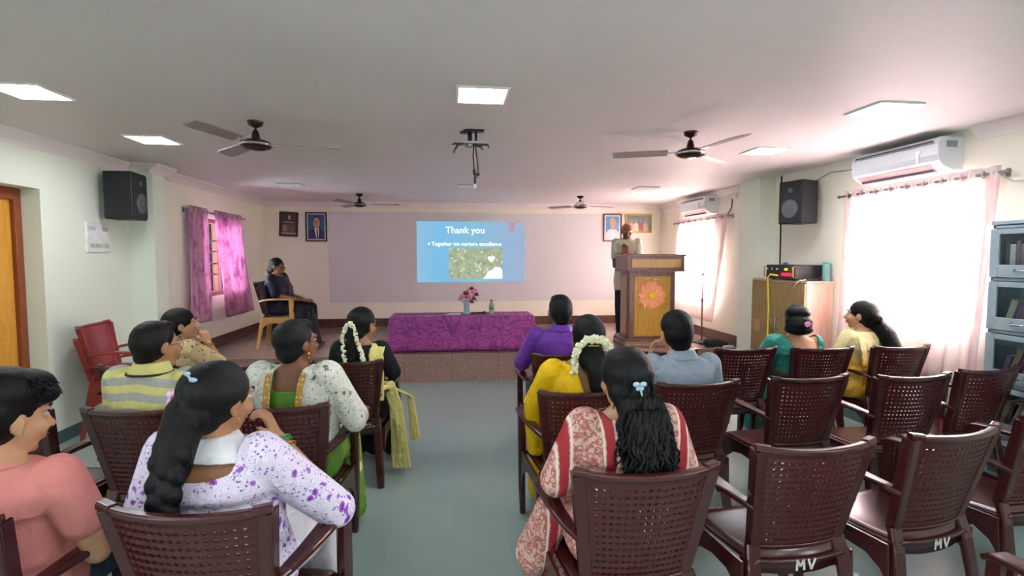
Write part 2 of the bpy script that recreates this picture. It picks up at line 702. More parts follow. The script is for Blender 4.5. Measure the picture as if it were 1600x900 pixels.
M_curt_pink = curtain_mat('pink_curtain_strong_backlight', 'F8F0EF', 'EFC6D2', 0.6, 0.4)  # paler copy of the curtain cloth, strong backlight put into its colour
M_curt_mag = curtain_mat('marbled_curtain_weak_backlight', 'E2B2CE', 'B870A4', 0.4, 0.85)  # same cloth, darker magenta painted in for its weaker backlight


def curtain(name, label, x, sgn, y0, y1, z0, z1, folds, mat, amp=0.03, flare=0.0, yb0=None, yb1=None, group=None, zb1=None):
    """hanging cloth sheet with folds; rod at z1-0.05; sgn = into the room"""
    rnd = random.Random(int(y0 * 100))
    yb0 = y0 if yb0 is None else yb0
    yb1 = y1 if yb1 is None else yb1
    nu, nv = folds * 12, 28
    ph = [rnd.uniform(-0.5, 0.5) for _ in range(folds + 2)]
    vs, fs = [], []
    for j in range(nv + 1):
        tv = j / nv
        for i in range(nu + 1):
            u = i / nu
            k = int(u * folds)
            a = amp * (0.75 + 0.35 * ph[k]) * math.sin(2 * PI * u * folds + 0.6 * math.sin(tv * 3 + k * 1.7) * tv)
            a += 0.012 * math.sin(u * 23 + tv * 4) * tv
            yt = y0 + (y1 - y0) * u
            yb = yb0 + (yb1 - yb0) * u
            y = yt + (yb - yt) * tv ** 1.2
            zlow = z0 + ((zb1 - z0) * u if zb1 is not None else 0)
            z = z1 + (zlow - z1) * tv + 0.008 * math.sin(u * folds * 6.28) * tv
            vs.append((x + sgn * (0.075 + a + flare * tv * tv), y, z))
    for j in range(nv):
        for i in range(nu):
            q = j * (nu + 1) + i
            fs.append((q, q + 1, q + nu + 2, q + nu + 1))
    t = thing(name, label, 'curtain', (0, 0, 0), 0, group)
    me = mesh_from('cloth', vs, fs, [mat], None, True)
    o = link('cloth', me, t)
    so = o.modifiers.new('t', 'SOLIDIFY')
    so.thickness = 0.0015
    ring = None
    for k in range(folds * 2):
        y = y0 + (y1 - y0) * (k + 0.5) / (folds * 2)
        if ring is None:
            pts = [(0.024 * math.cos(2 * PI * q / 14), 0.008 * math.cos(2 * PI * q / 14), 0.024 * math.sin(2 * PI * q / 14)) for q in range(15)]
            ring = MB().tube(pts, 0.005, 6).build('eyelet_ring', M_ring, t, smooth=True, loc=(x + sgn * 0.075, y, z1 - 0.05))
        else:
            link('eyelet_ring', ring.data, t, (x + sgn * 0.075, y, z1 - 0.05))
    return t


def rod(label, x, sgn, y0, y1, z):
    t = thing('curtain_rod', label, 'curtain rod')
    MB().tube([(x + sgn * 0.075, y0, z), (x + sgn * 0.075, y1, z)], 0.011, 10).build('pole', M_rod, t, smooth=True)
    for y in (y0, y1):
        MB().ell((x + sgn * 0.075, y, z), 0.016).build('finial', M_rod, t, smooth=True)
    for y in (y0 + 0.06, y1 - 0.06):
        MB().tube([(x, y, z), (x + sgn * 0.08, y, z)], 0.008, 8).box((x + sgn * 0.004, y, z), (0.008, 0.03, 0.06)).build('bracket', M_steel, t)
    return t


rod('steel curtain rod over the left stage window', XS, 1, 6.60, 8.32, 2.18)
curtain('window_curtain', 'narrow marbled curtain toned magenta for weak backlight, left one at the left stage window', XS, 1, 6.65, 7.14, 0.77, 2.23, 4, M_curt_mag, 0.032, 0.0, 6.60, 7.15)
curtain('window_curtain', 'wide marbled curtain toned magenta for weak backlight, right one at the left stage window', XS, 1, 7.33, 8.22, 0.76, 2.23, 6, M_curt_mag, 0.03, 0.03, 7.52, 8.50)
rod('steel curtain rod above the bright near window on the right wall', XR, -1, 3.17, 4.74, 2.20)
curtain('window_curtain', 'wide sheer pink curtain glowing white in front of the near right window', XR, -1, 3.22, 4.66, 0.62, 2.25, 9, M_curt_pink, 0.028, 0.0, 3.33, 4.72)
rod('steel curtain rod over the far window beside the lectern', XR, -1, 6.74, 8.55, 2.18)
curtain('window_curtain', 'flared sheer pink curtain at the far window behind the lectern', XR, -1, 6.82, 8.45, 0.64, 2.23, 8, M_curt_pink, 0.026, 0.05, 7.10, 8.75)

# ------------------------------------------------------------------ ceiling lights


def panel_light():
    t = thing('ceiling_light', 'x', 'ceiling light', (0, 0, ZC), 0, 'square ceiling panel lights')
    m = MB()
    a, b = 0.155, 0.138
    m.box2((-a, -a, -0.012), (a, -b, 0)).box2((-a, b, -0.012), (a, a, 0)).box2((-a, -b, -0.012), (-b, b, 0)).box2((b, -b, -0.012), (a, b, 0))
    m.build('frame', plain('white_aluminium_trim', 'F2F2F2', 0.3), t, bevel=0.002)
    e = NT('lamp_diffuser')
    em = e.n('Emission', {'Color': (0.90, 0.96, 1.0, 1), 'Strength': PANEL_STRENGTH})
    e.t.links.new(em.outputs[0], e.out.inputs[0])
    MB().box2((-b, -b, -0.009), (b, b, -0.001)).build('diffuser', e.m, t)
    return t


pl = panel_light()
spots = [(0.19, 3.12, 'lit square panel light in the middle of the ceiling before the projector mount'),
         (-2.43, 4.60, 'smaller-looking lit square panel light near the left fan, above the left speaker'),
         (-2.44, 3.36, 'lit square panel light at the left edge of the ceiling, nearest the door'),
         (2.81, 3.10, 'lit square panel light above the near air conditioner, right side'),
         (2.84, 4.42, 'lit square panel light between the right fan and the near air conditioner')]
pl.location = (spots[0][0], spots[0][1], ZC)
pl['label'] = spots[0][2]
for x, y, lb in spots[1:]:
    copy_tree(pl, None, lb, (x, y, ZC))
for x, nm in ((-2.43, 'door side'), (0.19, 'over the aisle'), (2.82, 'window side')):  # two panel rows added behind the camera to light the room evenly
    copy_tree(pl, None, 'added unseen square panel light over the rear seats, %s' % nm, (x, 0.4, ZC))
    copy_tree(pl, None, 'added unseen square panel light at the back wall end, %s' % nm, (x, -1.6, ZC))
M_white = plain('white_plastic', 'E9E9E6', 0.35)
off = thing('unlit_ceiling_light', 'small unlit square panel light over the stage front, behind the projector mount', 'ceiling light', (0.24, 7.05, ZC), 0, 'unlit ceiling panels')
MB().box2((-0.15, -0.15, -0.012), (0.15, 0.15, 0)).build('frame', plain('grey_trim', 'C9C6C6', 0.4), off, bevel=0.003)
MB().box2((-0.132, -0.132, -0.016), (0.132, 0.132, -0.010)).build('diffuser', M_white, off)
copy_tree(off, None, 'unlit square panel light over the stage left, above the framed photographs', (-2.11, 7.19, ZC))
copy_tree(off, None, 'unlit square panel light over the stage right, above the lectern', (2.70, 6.95, ZC))

# ------------------------------------------------------------------ ceiling fans
M_fanbrown = plain('dark_brown_enamel', '3A1A18', 0.2, 0.2)
M_fanblade = plain('fan_blade_grey_brown', '958B88', 0.45)
M_chrome = plain('chrome', 'D5D5D8', 0.15, 1.0)


def ceiling_fan(name='ceiling_fan'):
    t = thing(name, 'x', 'ceiling fan', (0, 0, ZC), 0, 'ceiling fans')
    MB().lathe([(0.012, -0.045), (0.045, -0.03), (0.055, -0.004), (0.055, 0)], n=20).build('canopy', M_fanbrown, t, smooth=True)
    MB().tube([(0, 0, -0.03), (0, 0, -0.12)], 0.009, 10).build('rod', M_chrome, t, smooth=True)
    MB().lathe([(0.012, -0.06), (0.022, -0.075), (0.03, -0.115), (0.032, -0.125)], n=16).build('lower_canopy', M_fanbrown, t, smooth=True)
    MB().lathe([(0.02, -0.205), (0.06, -0.20), (0.10, -0.185), (0.112, -0.168), (0.105, -0.15), (0.07, -0.132), (0.03, -0.122)], n=28).build('motor', M_fanbrown, t, smooth=True)
    MB().lathe([(0.110, -0.176), (0.1155, -0.170), (0.1155, -0.164), (0.110, -0.158)], n=28).build('chrome_ring', M_chrome, t, smooth=True)
    for k in range(3):
        T = Matrix.Rotation(2 * PI * k / 3, 4, 'Z')
        m = MB()
        vs, fs = [], []
        n = 10
        for i in range(n + 1):
            u = i / n
            r = 0.17 + 0.42 * u
            wd = 0.050 + 0.016 * u - 0.02 * max(0, u - 0.85) / 0.15
            for s_ in (-1, 1):
                vs.append((r, s_ * wd, -0.152 + s_ * 0.010))
                vs.append((r, s_ * wd, -0.158 + s_ * 0.010))
        for i in range(n):
            a = i * 4
            fs += [(a, a + 2, a + 6, a + 4), (a + 1, a + 5, a + 7, a + 3), (a, a + 4, a + 5, a + 1), (a + 2, a + 3, a + 7, a + 6)]
        fs += [(0, 1, 3, 2), (n * 4, n * 4 + 2, n * 4 + 3, n * 4 + 1)]
        m.add(vs, fs, T)
        b = m.build('blade', M_fanblade, t)
        MB().box((0.135, 0, -0.155), (0.13, 0.035, 0.005), T).build('blade_arm', M_chrome, b)
    return t


fan = ceiling_fan()
fan.location = (-1.385, 3.92, ZC)
fan.rotation_euler = (0, 0, math.radians(12))
fan['label'] = 'dark brown ceiling fan over the left seats, nearer of the two on the left'
copy_tree(fan, None, 'dark brown ceiling fan over the right seats, nearer of the two on the right', (1.85, 3.84, ZC), math.radians(40))
copy_tree(fan, None, 'dark brown ceiling fan over the stage left of the projected slide', (-1.39, 8.14, ZC), math.radians(5))
copy_tree(fan, None, 'dark brown ceiling fan over the stage close to the lectern', (2.04, 8.0, ZC), math.radians(15))

# ------------------------------------------------------------------ projector mount with hanging cables
M_dkmetal = plain('dark_grey_metal', '3C3C40', 0.4, 0.7)
M_cableblk = plain('black_cable', '17171A', 0.5)
pm = thing('projector_mount', 'dark metal ceiling projector mount with bracket arms and dangling cables', 'projector mount', (0.15, 4.0, ZC))
MB().lathe([(0.05, -0.012), (0.055, 0)], n=20).box((0.055, -0.02, -0.008), (0.10, 0.06, 0.014)).box((-0.045, 0.02, -0.014), (0.06, 0.05, 0.012)).build('ceiling_plate', M_dkmetal, pm)
MB().tube([(0.0, 0, -0.01), (0.0, 0, -0.09)], 0.018, 12).tube([(0.045, -0.02, -0.01), (0.045, -0.02, -0.11)], 0.010, 10).build('stem', M_dkmetal, pm, smooth=True)
MB().prism([(-0.075, -0.05), (0.06, -0.06), (0.075, 0.03), (-0.06, 0.05)], 2, -0.105, -0.09).lathe([(0.04, -0.125), (0.04, -0.105)], n=18).build('hub', plain('grey_cast_metal', '8A8580', 0.4, 0.6), pm)
for pts in ([(-0.05, -0.03, -0.10), (-0.09, -0.06, -0.12), (-0.115, -0.08, -0.16), (-0.125, -0.08, -0.19)],
            [(-0.06, 0.03, -0.10), (-0.12, 0.03, -0.095), (-0.135, 0.03, -0.105)],
            [(0.05, 0.02, -0.10), (0.14, 0.03, -0.10), (0.145, 0.03, -0.12)],
            [(0.04, -0.03, -0.115), (0.085, -0.05, -0.135), (0.095, -0.05, -0.155)]):
    MB().sweep(pts, [(0.012, 0.018)] * len(pts), (0, 1, 0)).build('arm', M_dkmetal, pm)
MB().tube([(0.03, -0.03, -0.1), (0.022, -0.03, -0.2), (0.03, -0.03, -0.3), (0.035, -0.03, -0.36)], 0.005, 6).tube([(0.028, -0.03, -0.30), (0.034, -0.03, -0.34)], 0.011, 8).tube([(0.035, -0.03, -0.36), (0.036, -0.03, -0.41)], 0.009, 8).build('cable', M_cableblk, pm, smooth=True)
MB().tube([(0.04, -0.02, -0.1), (0.05, -0.02, -0.2), (0.06, -0.02, -0.27), (0.06, -0.02, -0.34), (0.045, -0.02, -0.36)], 0.005, 6).tube([(0.04, -0.02, -0.335), (0.072, -0.02, -0.335)], 0.009, 8).build('cable', M_cableblk, pm, smooth=True)
MB().box((0.036, -0.03, -0.425), (0.022, 0.012, 0.035)).build('plug', plain('grey_plug', 'B8B8BC', 0.3, 0.5), pm, bevel=0.003)

# ------------------------------------------------------------------ projected slide
def emit(name, color, s):
    t = NT(name)
    e = t.n('Emission', {'Strength': s})
    t.set(e.inputs[0], color(t) if callable(color) else lin(color))
    t.t.links.new(e.outputs[0], t.out.inputs[0])
    return t.m


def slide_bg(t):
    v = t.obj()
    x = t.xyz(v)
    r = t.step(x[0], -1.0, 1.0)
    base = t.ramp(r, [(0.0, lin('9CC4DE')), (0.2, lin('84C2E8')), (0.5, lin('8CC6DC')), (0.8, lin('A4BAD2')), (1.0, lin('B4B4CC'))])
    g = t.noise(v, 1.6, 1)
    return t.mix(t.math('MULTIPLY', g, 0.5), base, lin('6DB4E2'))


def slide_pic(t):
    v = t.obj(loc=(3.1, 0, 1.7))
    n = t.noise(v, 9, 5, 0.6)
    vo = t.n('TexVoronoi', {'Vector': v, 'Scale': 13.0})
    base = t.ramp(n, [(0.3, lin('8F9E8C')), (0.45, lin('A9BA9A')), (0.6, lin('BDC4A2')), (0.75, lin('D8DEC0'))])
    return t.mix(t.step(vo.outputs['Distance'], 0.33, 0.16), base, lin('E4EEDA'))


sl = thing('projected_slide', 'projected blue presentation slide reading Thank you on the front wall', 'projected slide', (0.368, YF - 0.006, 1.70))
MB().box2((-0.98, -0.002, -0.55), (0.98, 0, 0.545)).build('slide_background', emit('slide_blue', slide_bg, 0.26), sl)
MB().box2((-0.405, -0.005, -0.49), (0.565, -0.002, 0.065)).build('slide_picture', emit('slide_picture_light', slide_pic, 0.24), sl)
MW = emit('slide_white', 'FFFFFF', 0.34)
hp = []
for i in range(28):
    a = 2 * PI * i / 28
    hp.append((0.0042 * 16 * math.sin(a) ** 3, 0.0042 * (13 * math.cos(a) - 5 * math.cos(2 * a) - 2 * math.cos(3 * a) - math.cos(4 * a))))
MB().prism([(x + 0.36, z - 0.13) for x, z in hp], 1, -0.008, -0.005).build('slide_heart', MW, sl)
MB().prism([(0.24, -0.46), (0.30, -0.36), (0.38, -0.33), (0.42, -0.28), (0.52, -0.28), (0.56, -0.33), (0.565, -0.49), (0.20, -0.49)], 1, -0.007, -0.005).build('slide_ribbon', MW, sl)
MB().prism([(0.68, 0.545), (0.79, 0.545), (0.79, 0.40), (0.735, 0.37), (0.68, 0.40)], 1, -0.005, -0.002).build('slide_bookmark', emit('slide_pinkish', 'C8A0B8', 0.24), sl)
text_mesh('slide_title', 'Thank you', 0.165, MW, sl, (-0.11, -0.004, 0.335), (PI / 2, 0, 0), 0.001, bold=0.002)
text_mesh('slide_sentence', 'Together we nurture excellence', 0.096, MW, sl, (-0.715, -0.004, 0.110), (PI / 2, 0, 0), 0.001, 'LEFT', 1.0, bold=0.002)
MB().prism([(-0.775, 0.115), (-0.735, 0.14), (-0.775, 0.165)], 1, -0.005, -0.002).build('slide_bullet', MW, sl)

# ------------------------------------------------------------------ framed pictures on the front wall


def framed(label, x0, x1, z0, z1, fr, wd, tilt=0.0):
    c = ((x0 + x1) / 2, YF, (z0 + z1) / 2)
    t = thing('framed_picture', label, 'framed picture', c, 0)
    t.rotation_euler = (0, tilt, 0)
    a, b = (x1 - x0) / 2, (z1 - z0) / 2
    m = MB().box2((-a, -0.03, -b), (-a + wd, 0, b)).box2((a - wd, -0.03, -b), (a, 0, b))
    m.box2((-a + wd, -0.03, -b), (a - wd, 0, -b + wd)).box2((-a + wd, -0.03, b - wd), (a - wd, 0, b))
    m.build('picture_frame', fr, t, bevel=0.004)
    return t, a - wd, b - wd


def P(h, r=0.3):
    return plain('print_' + h, h, r, var=0.03)


def disc(m, cx, cz, rx, rz, y0, y1, n=20):
    m.prism([(cx + rx * math.cos(2 * PI * k / n), cz + rz * math.sin(2 * PI * k / n)) for k in range(n)], 1, y0, y1)


M_blkframe = plain('dark_brown_frame', '2A1614', 0.3)
M_redframe = plain('dark_red_frame', '6A2420', 0.3)
M_goldframe = plain('gold_frame', 'B59A4E', 0.35, 0.4)
t1, a, b = framed('small dark brown framed print, leftmost of the pictures on the front wall', -2.95, -2.64, 1.96, 2.385, M_blkframe, 0.025, math.radians(2.5))
m = MB().mat(0).box2((-a, -0.012, -b), (a, -0.004, b))
m.mat(1).box2((-a + 0.03, -0.014, -b + 0.06), (-a + 0.10, -0.012, -0.01)).mat(2).box2((-a + 0.10, -0.014, -b + 0.06), (-a + 0.17, -0.012, 0.0)).mat(3).box2((-a + 0.17, -0.014, -b + 0.05), (a - 0.03, -0.012, -0.02))
m.mat(4).box2((-a + 0.01, -0.014, -b + 0.02), (a - 0.01, -0.012, -b + 0.042)).box2((-a + 0.04, -0.014, 0.03), (a - 0.04, -0.012, 0.042))
disc(m, 0.01, 0.12, 0.022, 0.04, -0.014, -0.012)
m.build('print', [P('4B3C3A'), P('A98764'), P('7E4A44'), P('63655E'), P('C9B8A8')], t1)


def portrait(label, x0, x1, z0, z1, frame, bgc, skin, coat, shirt, hair, tie, glasses, mount):
    t, a, b = framed(label, x0, x1, z0, z1, frame, 0.022)
    m = MB().mat(6).box2((-a, -0.010, -b), (a, -0.004, b)).mat(0).box2((-a + mount, -0.012, -b + mount), (a - mount, -0.010, b - mount))
    A, B = a - mount, b - mount
    m.mat(2).prism([(-A, -B), (-A, -0.45 * B), (-0.35 * A, -0.12 * B), (0.45 * A, -0.12 * B), (A, -0.45 * B), (A, -B)], 1, -0.014, -0.012)
    m.mat(3).prism([(-0.25 * A, -0.10 * B), (0.35 * A, -0.10 * B), (0.25 * A, -B), (0.02 * A, -B)], 1, -0.0155, -0.014)
    if tie:
        m.mat(5).prism([(0.03 * A, -0.22 * B), (0.17 * A, -0.22 * B), (0.25 * A, -B), (0.08 * A, -B)], 1, -0.017, -0.0155)
    m.mat(4)
    disc(m, 0.05 * A, 0.50 * B, 0.48 * A, 0.40 * B, -0.0165, -0.012)
    m.mat(1)
    m.prism([(-0.18 * A, 0.1 * B), (0.28 * A, 0.1 * B), (0.2 * A, -0.2 * B), (-0.08 * A, -0.2 * B)], 1, -0.017, -0.012)
    disc(m, 0.05 * A, 0.35 * B, 0.43 * A, 0.43 * B, -0.018, -0.012)
    m.mat(5)
    if glasses:
        for sx in (-1, 1):
            m.tube([((0.05 + 0.2 * sx + 0.16 * math.cos(q * PI / 6)) * A, -0.0185, (0.4 + 0.08 * math.sin(q * PI / 6)) * B) for q in range(13)], 0.003, 5)
    m.box2((-0.02 * A, -0.019, 0.18 * B), (0.14 * A, -0.0175, 0.20 * B))
    m.build('print', [P(bgc), P(skin), P(coat), P(shirt), P(hair), P('4A2226'), P('D8D4DC')], t)
    return t


portrait('black framed portrait of a person in a blue suit and tie on blue ground', -2.515, -2.155, 1.875, 2.385, M_blkframe, '2E5F8E', 'C39A76', '2A2F66', 'E8E4EC', '1E1E22', True, True, 0.02)
portrait('dark red framed portrait of a bald person in white on blue ground', 2.82, 3.175, 1.895, 2.41, M_redframe, '5C92C8', 'B5856A', 'E4E0E6', 'F0EEF2', 'B08268', False, False, 0.03)
t4, a, b = framed('gold framed wide print of seated figures, rightmost on the front wall', 3.24, 3.76, 2.06, 2.41, M_goldframe, 0.03)
m = MB().mat(0).box2((-a, -0.012, -b), (a, -0.004, b))
for k, cx in enumerate((-0.13, -0.045, 0.05, 0.135)):
    m.mat(1 + k % 3)
    m.prism([(cx - 0.05, -b), (cx - 0.04, -0.02), (cx, 0.02), (cx + 0.04, -0.02), (cx + 0.05, -b)], 1, -0.014, -0.012)
    m.mat(4)
    disc(m, cx, 0.045, 0.02, 0.027, -0.0145, -0.012)
m.build('print', [P('7C8A90'), P('C9A39A'), P('D8C9B0'), P('A86A5C'), P('B48E72')], t4)

# ------------------------------------------------------------------ speakers
M_spkbody = plain('black_speaker_vinyl', '15161C', 0.55, bump=0.15)
M_spkgrille = plain('speaker_grille_black', '1C1D22', 0.6, bump=0.4, bscale=400)
M_cone = plain('grey_speaker_cone', '54565C', 0.5)


def speaker(label, loc, rz, wallpt):
    t = thing('wall_speaker', label, 'speaker', loc, rz)
    m = MB()
    m.prism([(-0.15, -0.13), (0.15, -0.13), (0.115, 0.13), (-0.115, 0.13)], 2, -0.225, 0.225)
    m.build('cabinet', M_spkbody, t, bevel=0.012)
    MB().box2((-0.135, -0.138, -0.21), (0.135, -0.13, 0.21)).build('grille', M_spkgrille, t, bevel=0.004)
    MB().lathe([(0.098, 0.0), (0.098, -0.008), (0.085, -0.011), (0.04, -0.002), (0.032, -0.008), (0.0, -0.012)], (0, -0.138, -0.07), 28, None, 'y').build('woofer', M_cone, t, smooth=True)
    MB().lathe([(0.03, 0.0), (0.03, -0.006), (0.012, -0.010)], (0.0, -0.138, 0.12), 20, None, 'y').build('tweeter', M_cone, t, smooth=True)
    inv = Matrix.Rotation(-rz, 4, 'Z')
    wl = inv @ (Vector(wallpt) - Vector(loc))
    MB().tube([(0, 0.12, 0.05), tuple(wl)], 0.014, 8).box((0, 0.135, 0.05), (0.08, 0.012, 0.10)).build('bracket', M_dkmetal, t)
    return t


speaker('black wall speaker beside the left pilaster, above the switch panel', (-3.14, 5.42, 2.19), math.radians(97), (XL, 5.46, 2.24))
speaker('black wall speaker with grey cone on the right wall above the cabinet', (3.69, 5.10, 2.18), math.radians(-76), (XR, 5.14, 2.23))
pp = MB().tube([(3.90, 5.72, 2.56), (3.90, 5.70, 1.40), (3.90, 5.66, 0.0)], 0.009, 8).build('wall_conduit', M_cableblk, smooth=True)
tag(pp, 'thin black conduit running down the right wall behind the speaker', 'conduit')

# switch panel on the left wall
sp = thing('switch_panel', 'white wall switch panel below the left speaker', 'switch panel', (XL, 5.33, 1.79))
MB().box2((0, -0.16, -0.14), (0.018, 0.16, 0.14)).build('plate', M_white, sp, bevel=0.004)
MG = plain('light_grey_plastic', 'BFC4BE', 0.4)
for y in (-0.09, 0.085):
    MB().box2((0.018, y - 0.045, 0.06), (0.022, y + 0.045, 0.10)).build('socket', MG, sp)
for k in range(6):
    y = -0.11 + k * 0.044
    MB().box2((0.018, y - 0.019, -0.10), (0.026, y + 0.019, -0.06)).build('switch', MG, sp, bevel=0.002)

# ------------------------------------------------------------------ air conditioners
M_ac = plain('white_ac_plastic', 'E4EAF0', 0.3, var=0.01)
M_acd = plain('dark_ac_slot', '50505A', 0.5)


def aircon(label, y0, y1, z0, z1):
    """split unit on the right wall, front towards -x"""
    t = thing('air_conditioner', label, 'air conditioner', (XR, (y0 + y1) / 2, z0))
    L, Hh = (y1 - y0) / 2, z1 - z0
    prof = [(0, 0), (-0.10, 0), (-0.17, 0.03), (-0.215, 0.075), (-0.225, 0.12), (-0.225, Hh - 0.06), (-0.21, Hh - 0.015), (-0.18, Hh), (0, Hh)]
    MB().prism([(x, z) for x, z in prof], 1, -L, L).build('body', M_ac, t, bevel=0.01, seg=3)
    MB().sweep([(-0.226, -L + 0.03, Hh - 0.05), (-0.226, L - 0.03, Hh - 0.05)], [(0.004, 0.004)] * 2, (0, 0, 1)).box((-0.222, 0.0, Hh - 0.035), (0.012, 2 * L - 0.1, 0.012)).build('intake_slot', M_acd, t)
    T = Matrix.Translation((-0.165, 0, 0.03)) @ Matrix.Rotation(math.radians(40), 4, 'Y')
    MB().box((0, 0.02, 0.0), (0.075, 2 * L - 0.14, 0.008), T).build('louvre', plain('louvre_rose', 'C9A0A0', 0.4), t)
    MB().box((-0.150, 0.02, 0.012), (0.02, 2 * L - 0.16, 0.02)).build('air_outlet', M_acd, t)
    MB().box((-0.228, -L + 0.17, Hh - 0.10), (0.004, 0.045, 0.02)).box((-0.228, -L + 0.17, Hh - 0.145), (0.003, 0.02, 0.07)).build('badge', plain('silver_badge', 'A8B4BC', 0.3, 0.6), t)
    MB().box((-0.11, -L - 0.002, Hh - 0.06), (0.09, 0.004, 0.05)).build('rating_label', plain('grey_label', '9AA2A4', 0.5), t)
    return t


aircon('large white split air conditioner above the near right window', 3.56, 4.42, 2.27, 2.53)
aircon('white split air conditioner above the far window by the lectern', 7.20, 8.02, 2.25, 2.51)


def cable(name, label, pts, r, mat, cat='cable'):
    o = MB().tube(pts, r, 6).build(name, mat, smooth=True)
    return tag(o, label, cat)


cable('wall_cable', 'grey cable along the right wall from the near air conditioner to the bookcase', [(XR - 0.02, 3.40, 2.24), (XR - 0.02, 3.28, 2.20), (XR - 0.02, 3.18, 2.13), (XR - 0.02, 3.0, 2.12), (XR - 0.02, 2.7, 2.14)], 0.008, MG)
cable('wall_cable', 'thin cable from the right speaker to the near air conditioner', [(XR - 0.01, 5.35, 2.36), (XR - 0.01, 5.15, 2.43), (XR - 0.01, 4.95, 2.48), (XR - 0.01, 4.7, 2.46), (XR - 0.01, 4.45, 2.49)], 0.004, plain('dull_cable', '7A7A72', 0.5))
cable('wall_cable', 'curved dark cable hanging beside the far curtain top', [(XR - 0.02, 6.80, 2.43), (XR - 0.02, 6.82, 2.30), (XR - 0.03, 6.92, 2.18), (XR - 0.03, 7.05, 2.17), (XR - 0.04, 7.16, 2.24)], 0.009, plain('dull_red_cable', '7A5A50', 0.5))
jb = MB().box((XR - 0.02, 6.78, 2.45), (0.04, 0.16, 0.07)).build('junction_box', M_white, bevel=0.004)
tag(jb, 'small white junction box high on the right wall near the pilaster', 'junction box')

# ------------------------------------------------------------------ table on the stage


def damask():
    t = NT('purple_damask_cloth')
    n = t.n('TexNoise', {'Vector': t.obj(), 'Scale': 3.4, 'Detail': 1.0}).outputs['Color']
    v = t.mix(0.42, t.obj(), n)
    wv = t.n('TexWave', {'Vector': v, 'Scale': 5.5, 'Distortion': 11.0, 'Detail': 1.0, 'Detail Scale': 1.6}, wave_type='RINGS')
    f = t.step(wv.outputs['Fac'], 0.70, 0.80)
    vo = t.n('TexVoronoi', {'Vector': v, 'Scale': 9.0}, feature='DISTANCE_TO_EDGE')
    f = t.math('MAXIMUM', f, t.step(vo.outputs[0], 0.05, 0.02))
    col = t.mix(f, lin('A0468F'), lin('7E3280'))
    return t.bsdf(col, t.mix(f, (0.45, 0.45, 0.45, 1), (0.7, 0.7, 0.7, 1)), 0, None, 0.4)


M_damask = damask()
M_tablewood = plain('table_wood', '6A4630', 0.5)
tb = thing('low_table', 'low table under the purple damask cloth at the stage front', 'table', (0.15, 7.02, ZS))
MB().box2((-0.93, -0.27, 0.425), (0.93, 0.27, 0.455)).build('table_top', M_tablewood, tb, bevel=0.004)
for sx in (-1, 1):
    for sy in (-1, 1):
        MB().box2((sx * 0.87 - 0.02, sy * 0.22 - 0.02, 0), (sx * 0.87 + 0.02, sy * 0.22 + 0.02, 0.425)).build('leg', M_tablewood, tb)
vs, fs = [], []
rings = []
NX = 60
outer = []
hx, hy = 0.955, 0.285


def rect_loop(hx_, hy_, n):
    pts = []
    per = 4 * (hx_ + hy_)
    r = 0.05
    for k in range(n):
        s_ = per * k / n
        if s_ < 2 * hx_:
            p = (-hx_ + s_, -hy_)
        elif s_ < 2 * hx_ + 2 * hy_:
            p = (hx_, -hy_ + s_ - 2 * hx_)
        elif s_ < 4 * hx_ + 2 * hy_:
            p = (hx_ - (s_ - 2 * hx_ - 2 * hy_), hy_)
        else:
            p = (-hx_, hy_ - (s_ - 4 * hx_ - 2 * hy_))
        pts.append(p)
    return pts


N = 240
base = rect_loop(hx, hy, N)
levels = [(0.462, -0.35), (0.462, -0.012), (0.455, 0.0), (0.40, 0.006), (0.30, 0.014), (0.18, 0.02), (0.07, 0.024), (0.012, 0.026)]
for z, off_ in levels:
    for k, (x, y) in enumerate(base):
        L = math.hypot(x / hx, y / hy)
        nx_ = 1 if x >= hx - 1e-4 else (-1 if x <= -hx + 1e-4 else 0)
        ny_ = 1 if y >= hy - 1e-4 else (-1 if y <= -hy + 1e-4 else 0)
        fold = 0.012 * math.sin(k * 0.47) * (0.455 - z) / 0.45 + 0.006 * math.sin(k * 1.3 + z * 6) * (0.455 - z)
        if off_ < -0.1:
            vs.append((x * 0.9, y * 0.0 + (0.001 * ny_), z + 0.001))
        else:
            zz = z + (0.006 * math.sin(x * 9) if z < 0.02 else 0)
            vs.append((x + nx_ * (off_ + fold * (off_ > 0)), y + ny_ * (off_ + fold * (off_ > 0)), zz))
for j in range(len(levels) - 1):
    for k in range(N):
        q = (k + 1) % N
        fs.append((j * N + k, j * N + q, (j + 1) * N + q, (j + 1) * N + k))
cl = link('tablecloth', mesh_from('tablecloth', vs, fs, [M_damask], None, True), None, (0.15, 7.02, ZS))
so = cl.modifiers.new('t', 'SOLIDIFY')
so.thickness, so.offset = 0.003, 1
tag(cl, 'purple cloth with dark scroll pattern covering the stage table to the ground', 'tablecloth')
ZT = ZS + 0.466

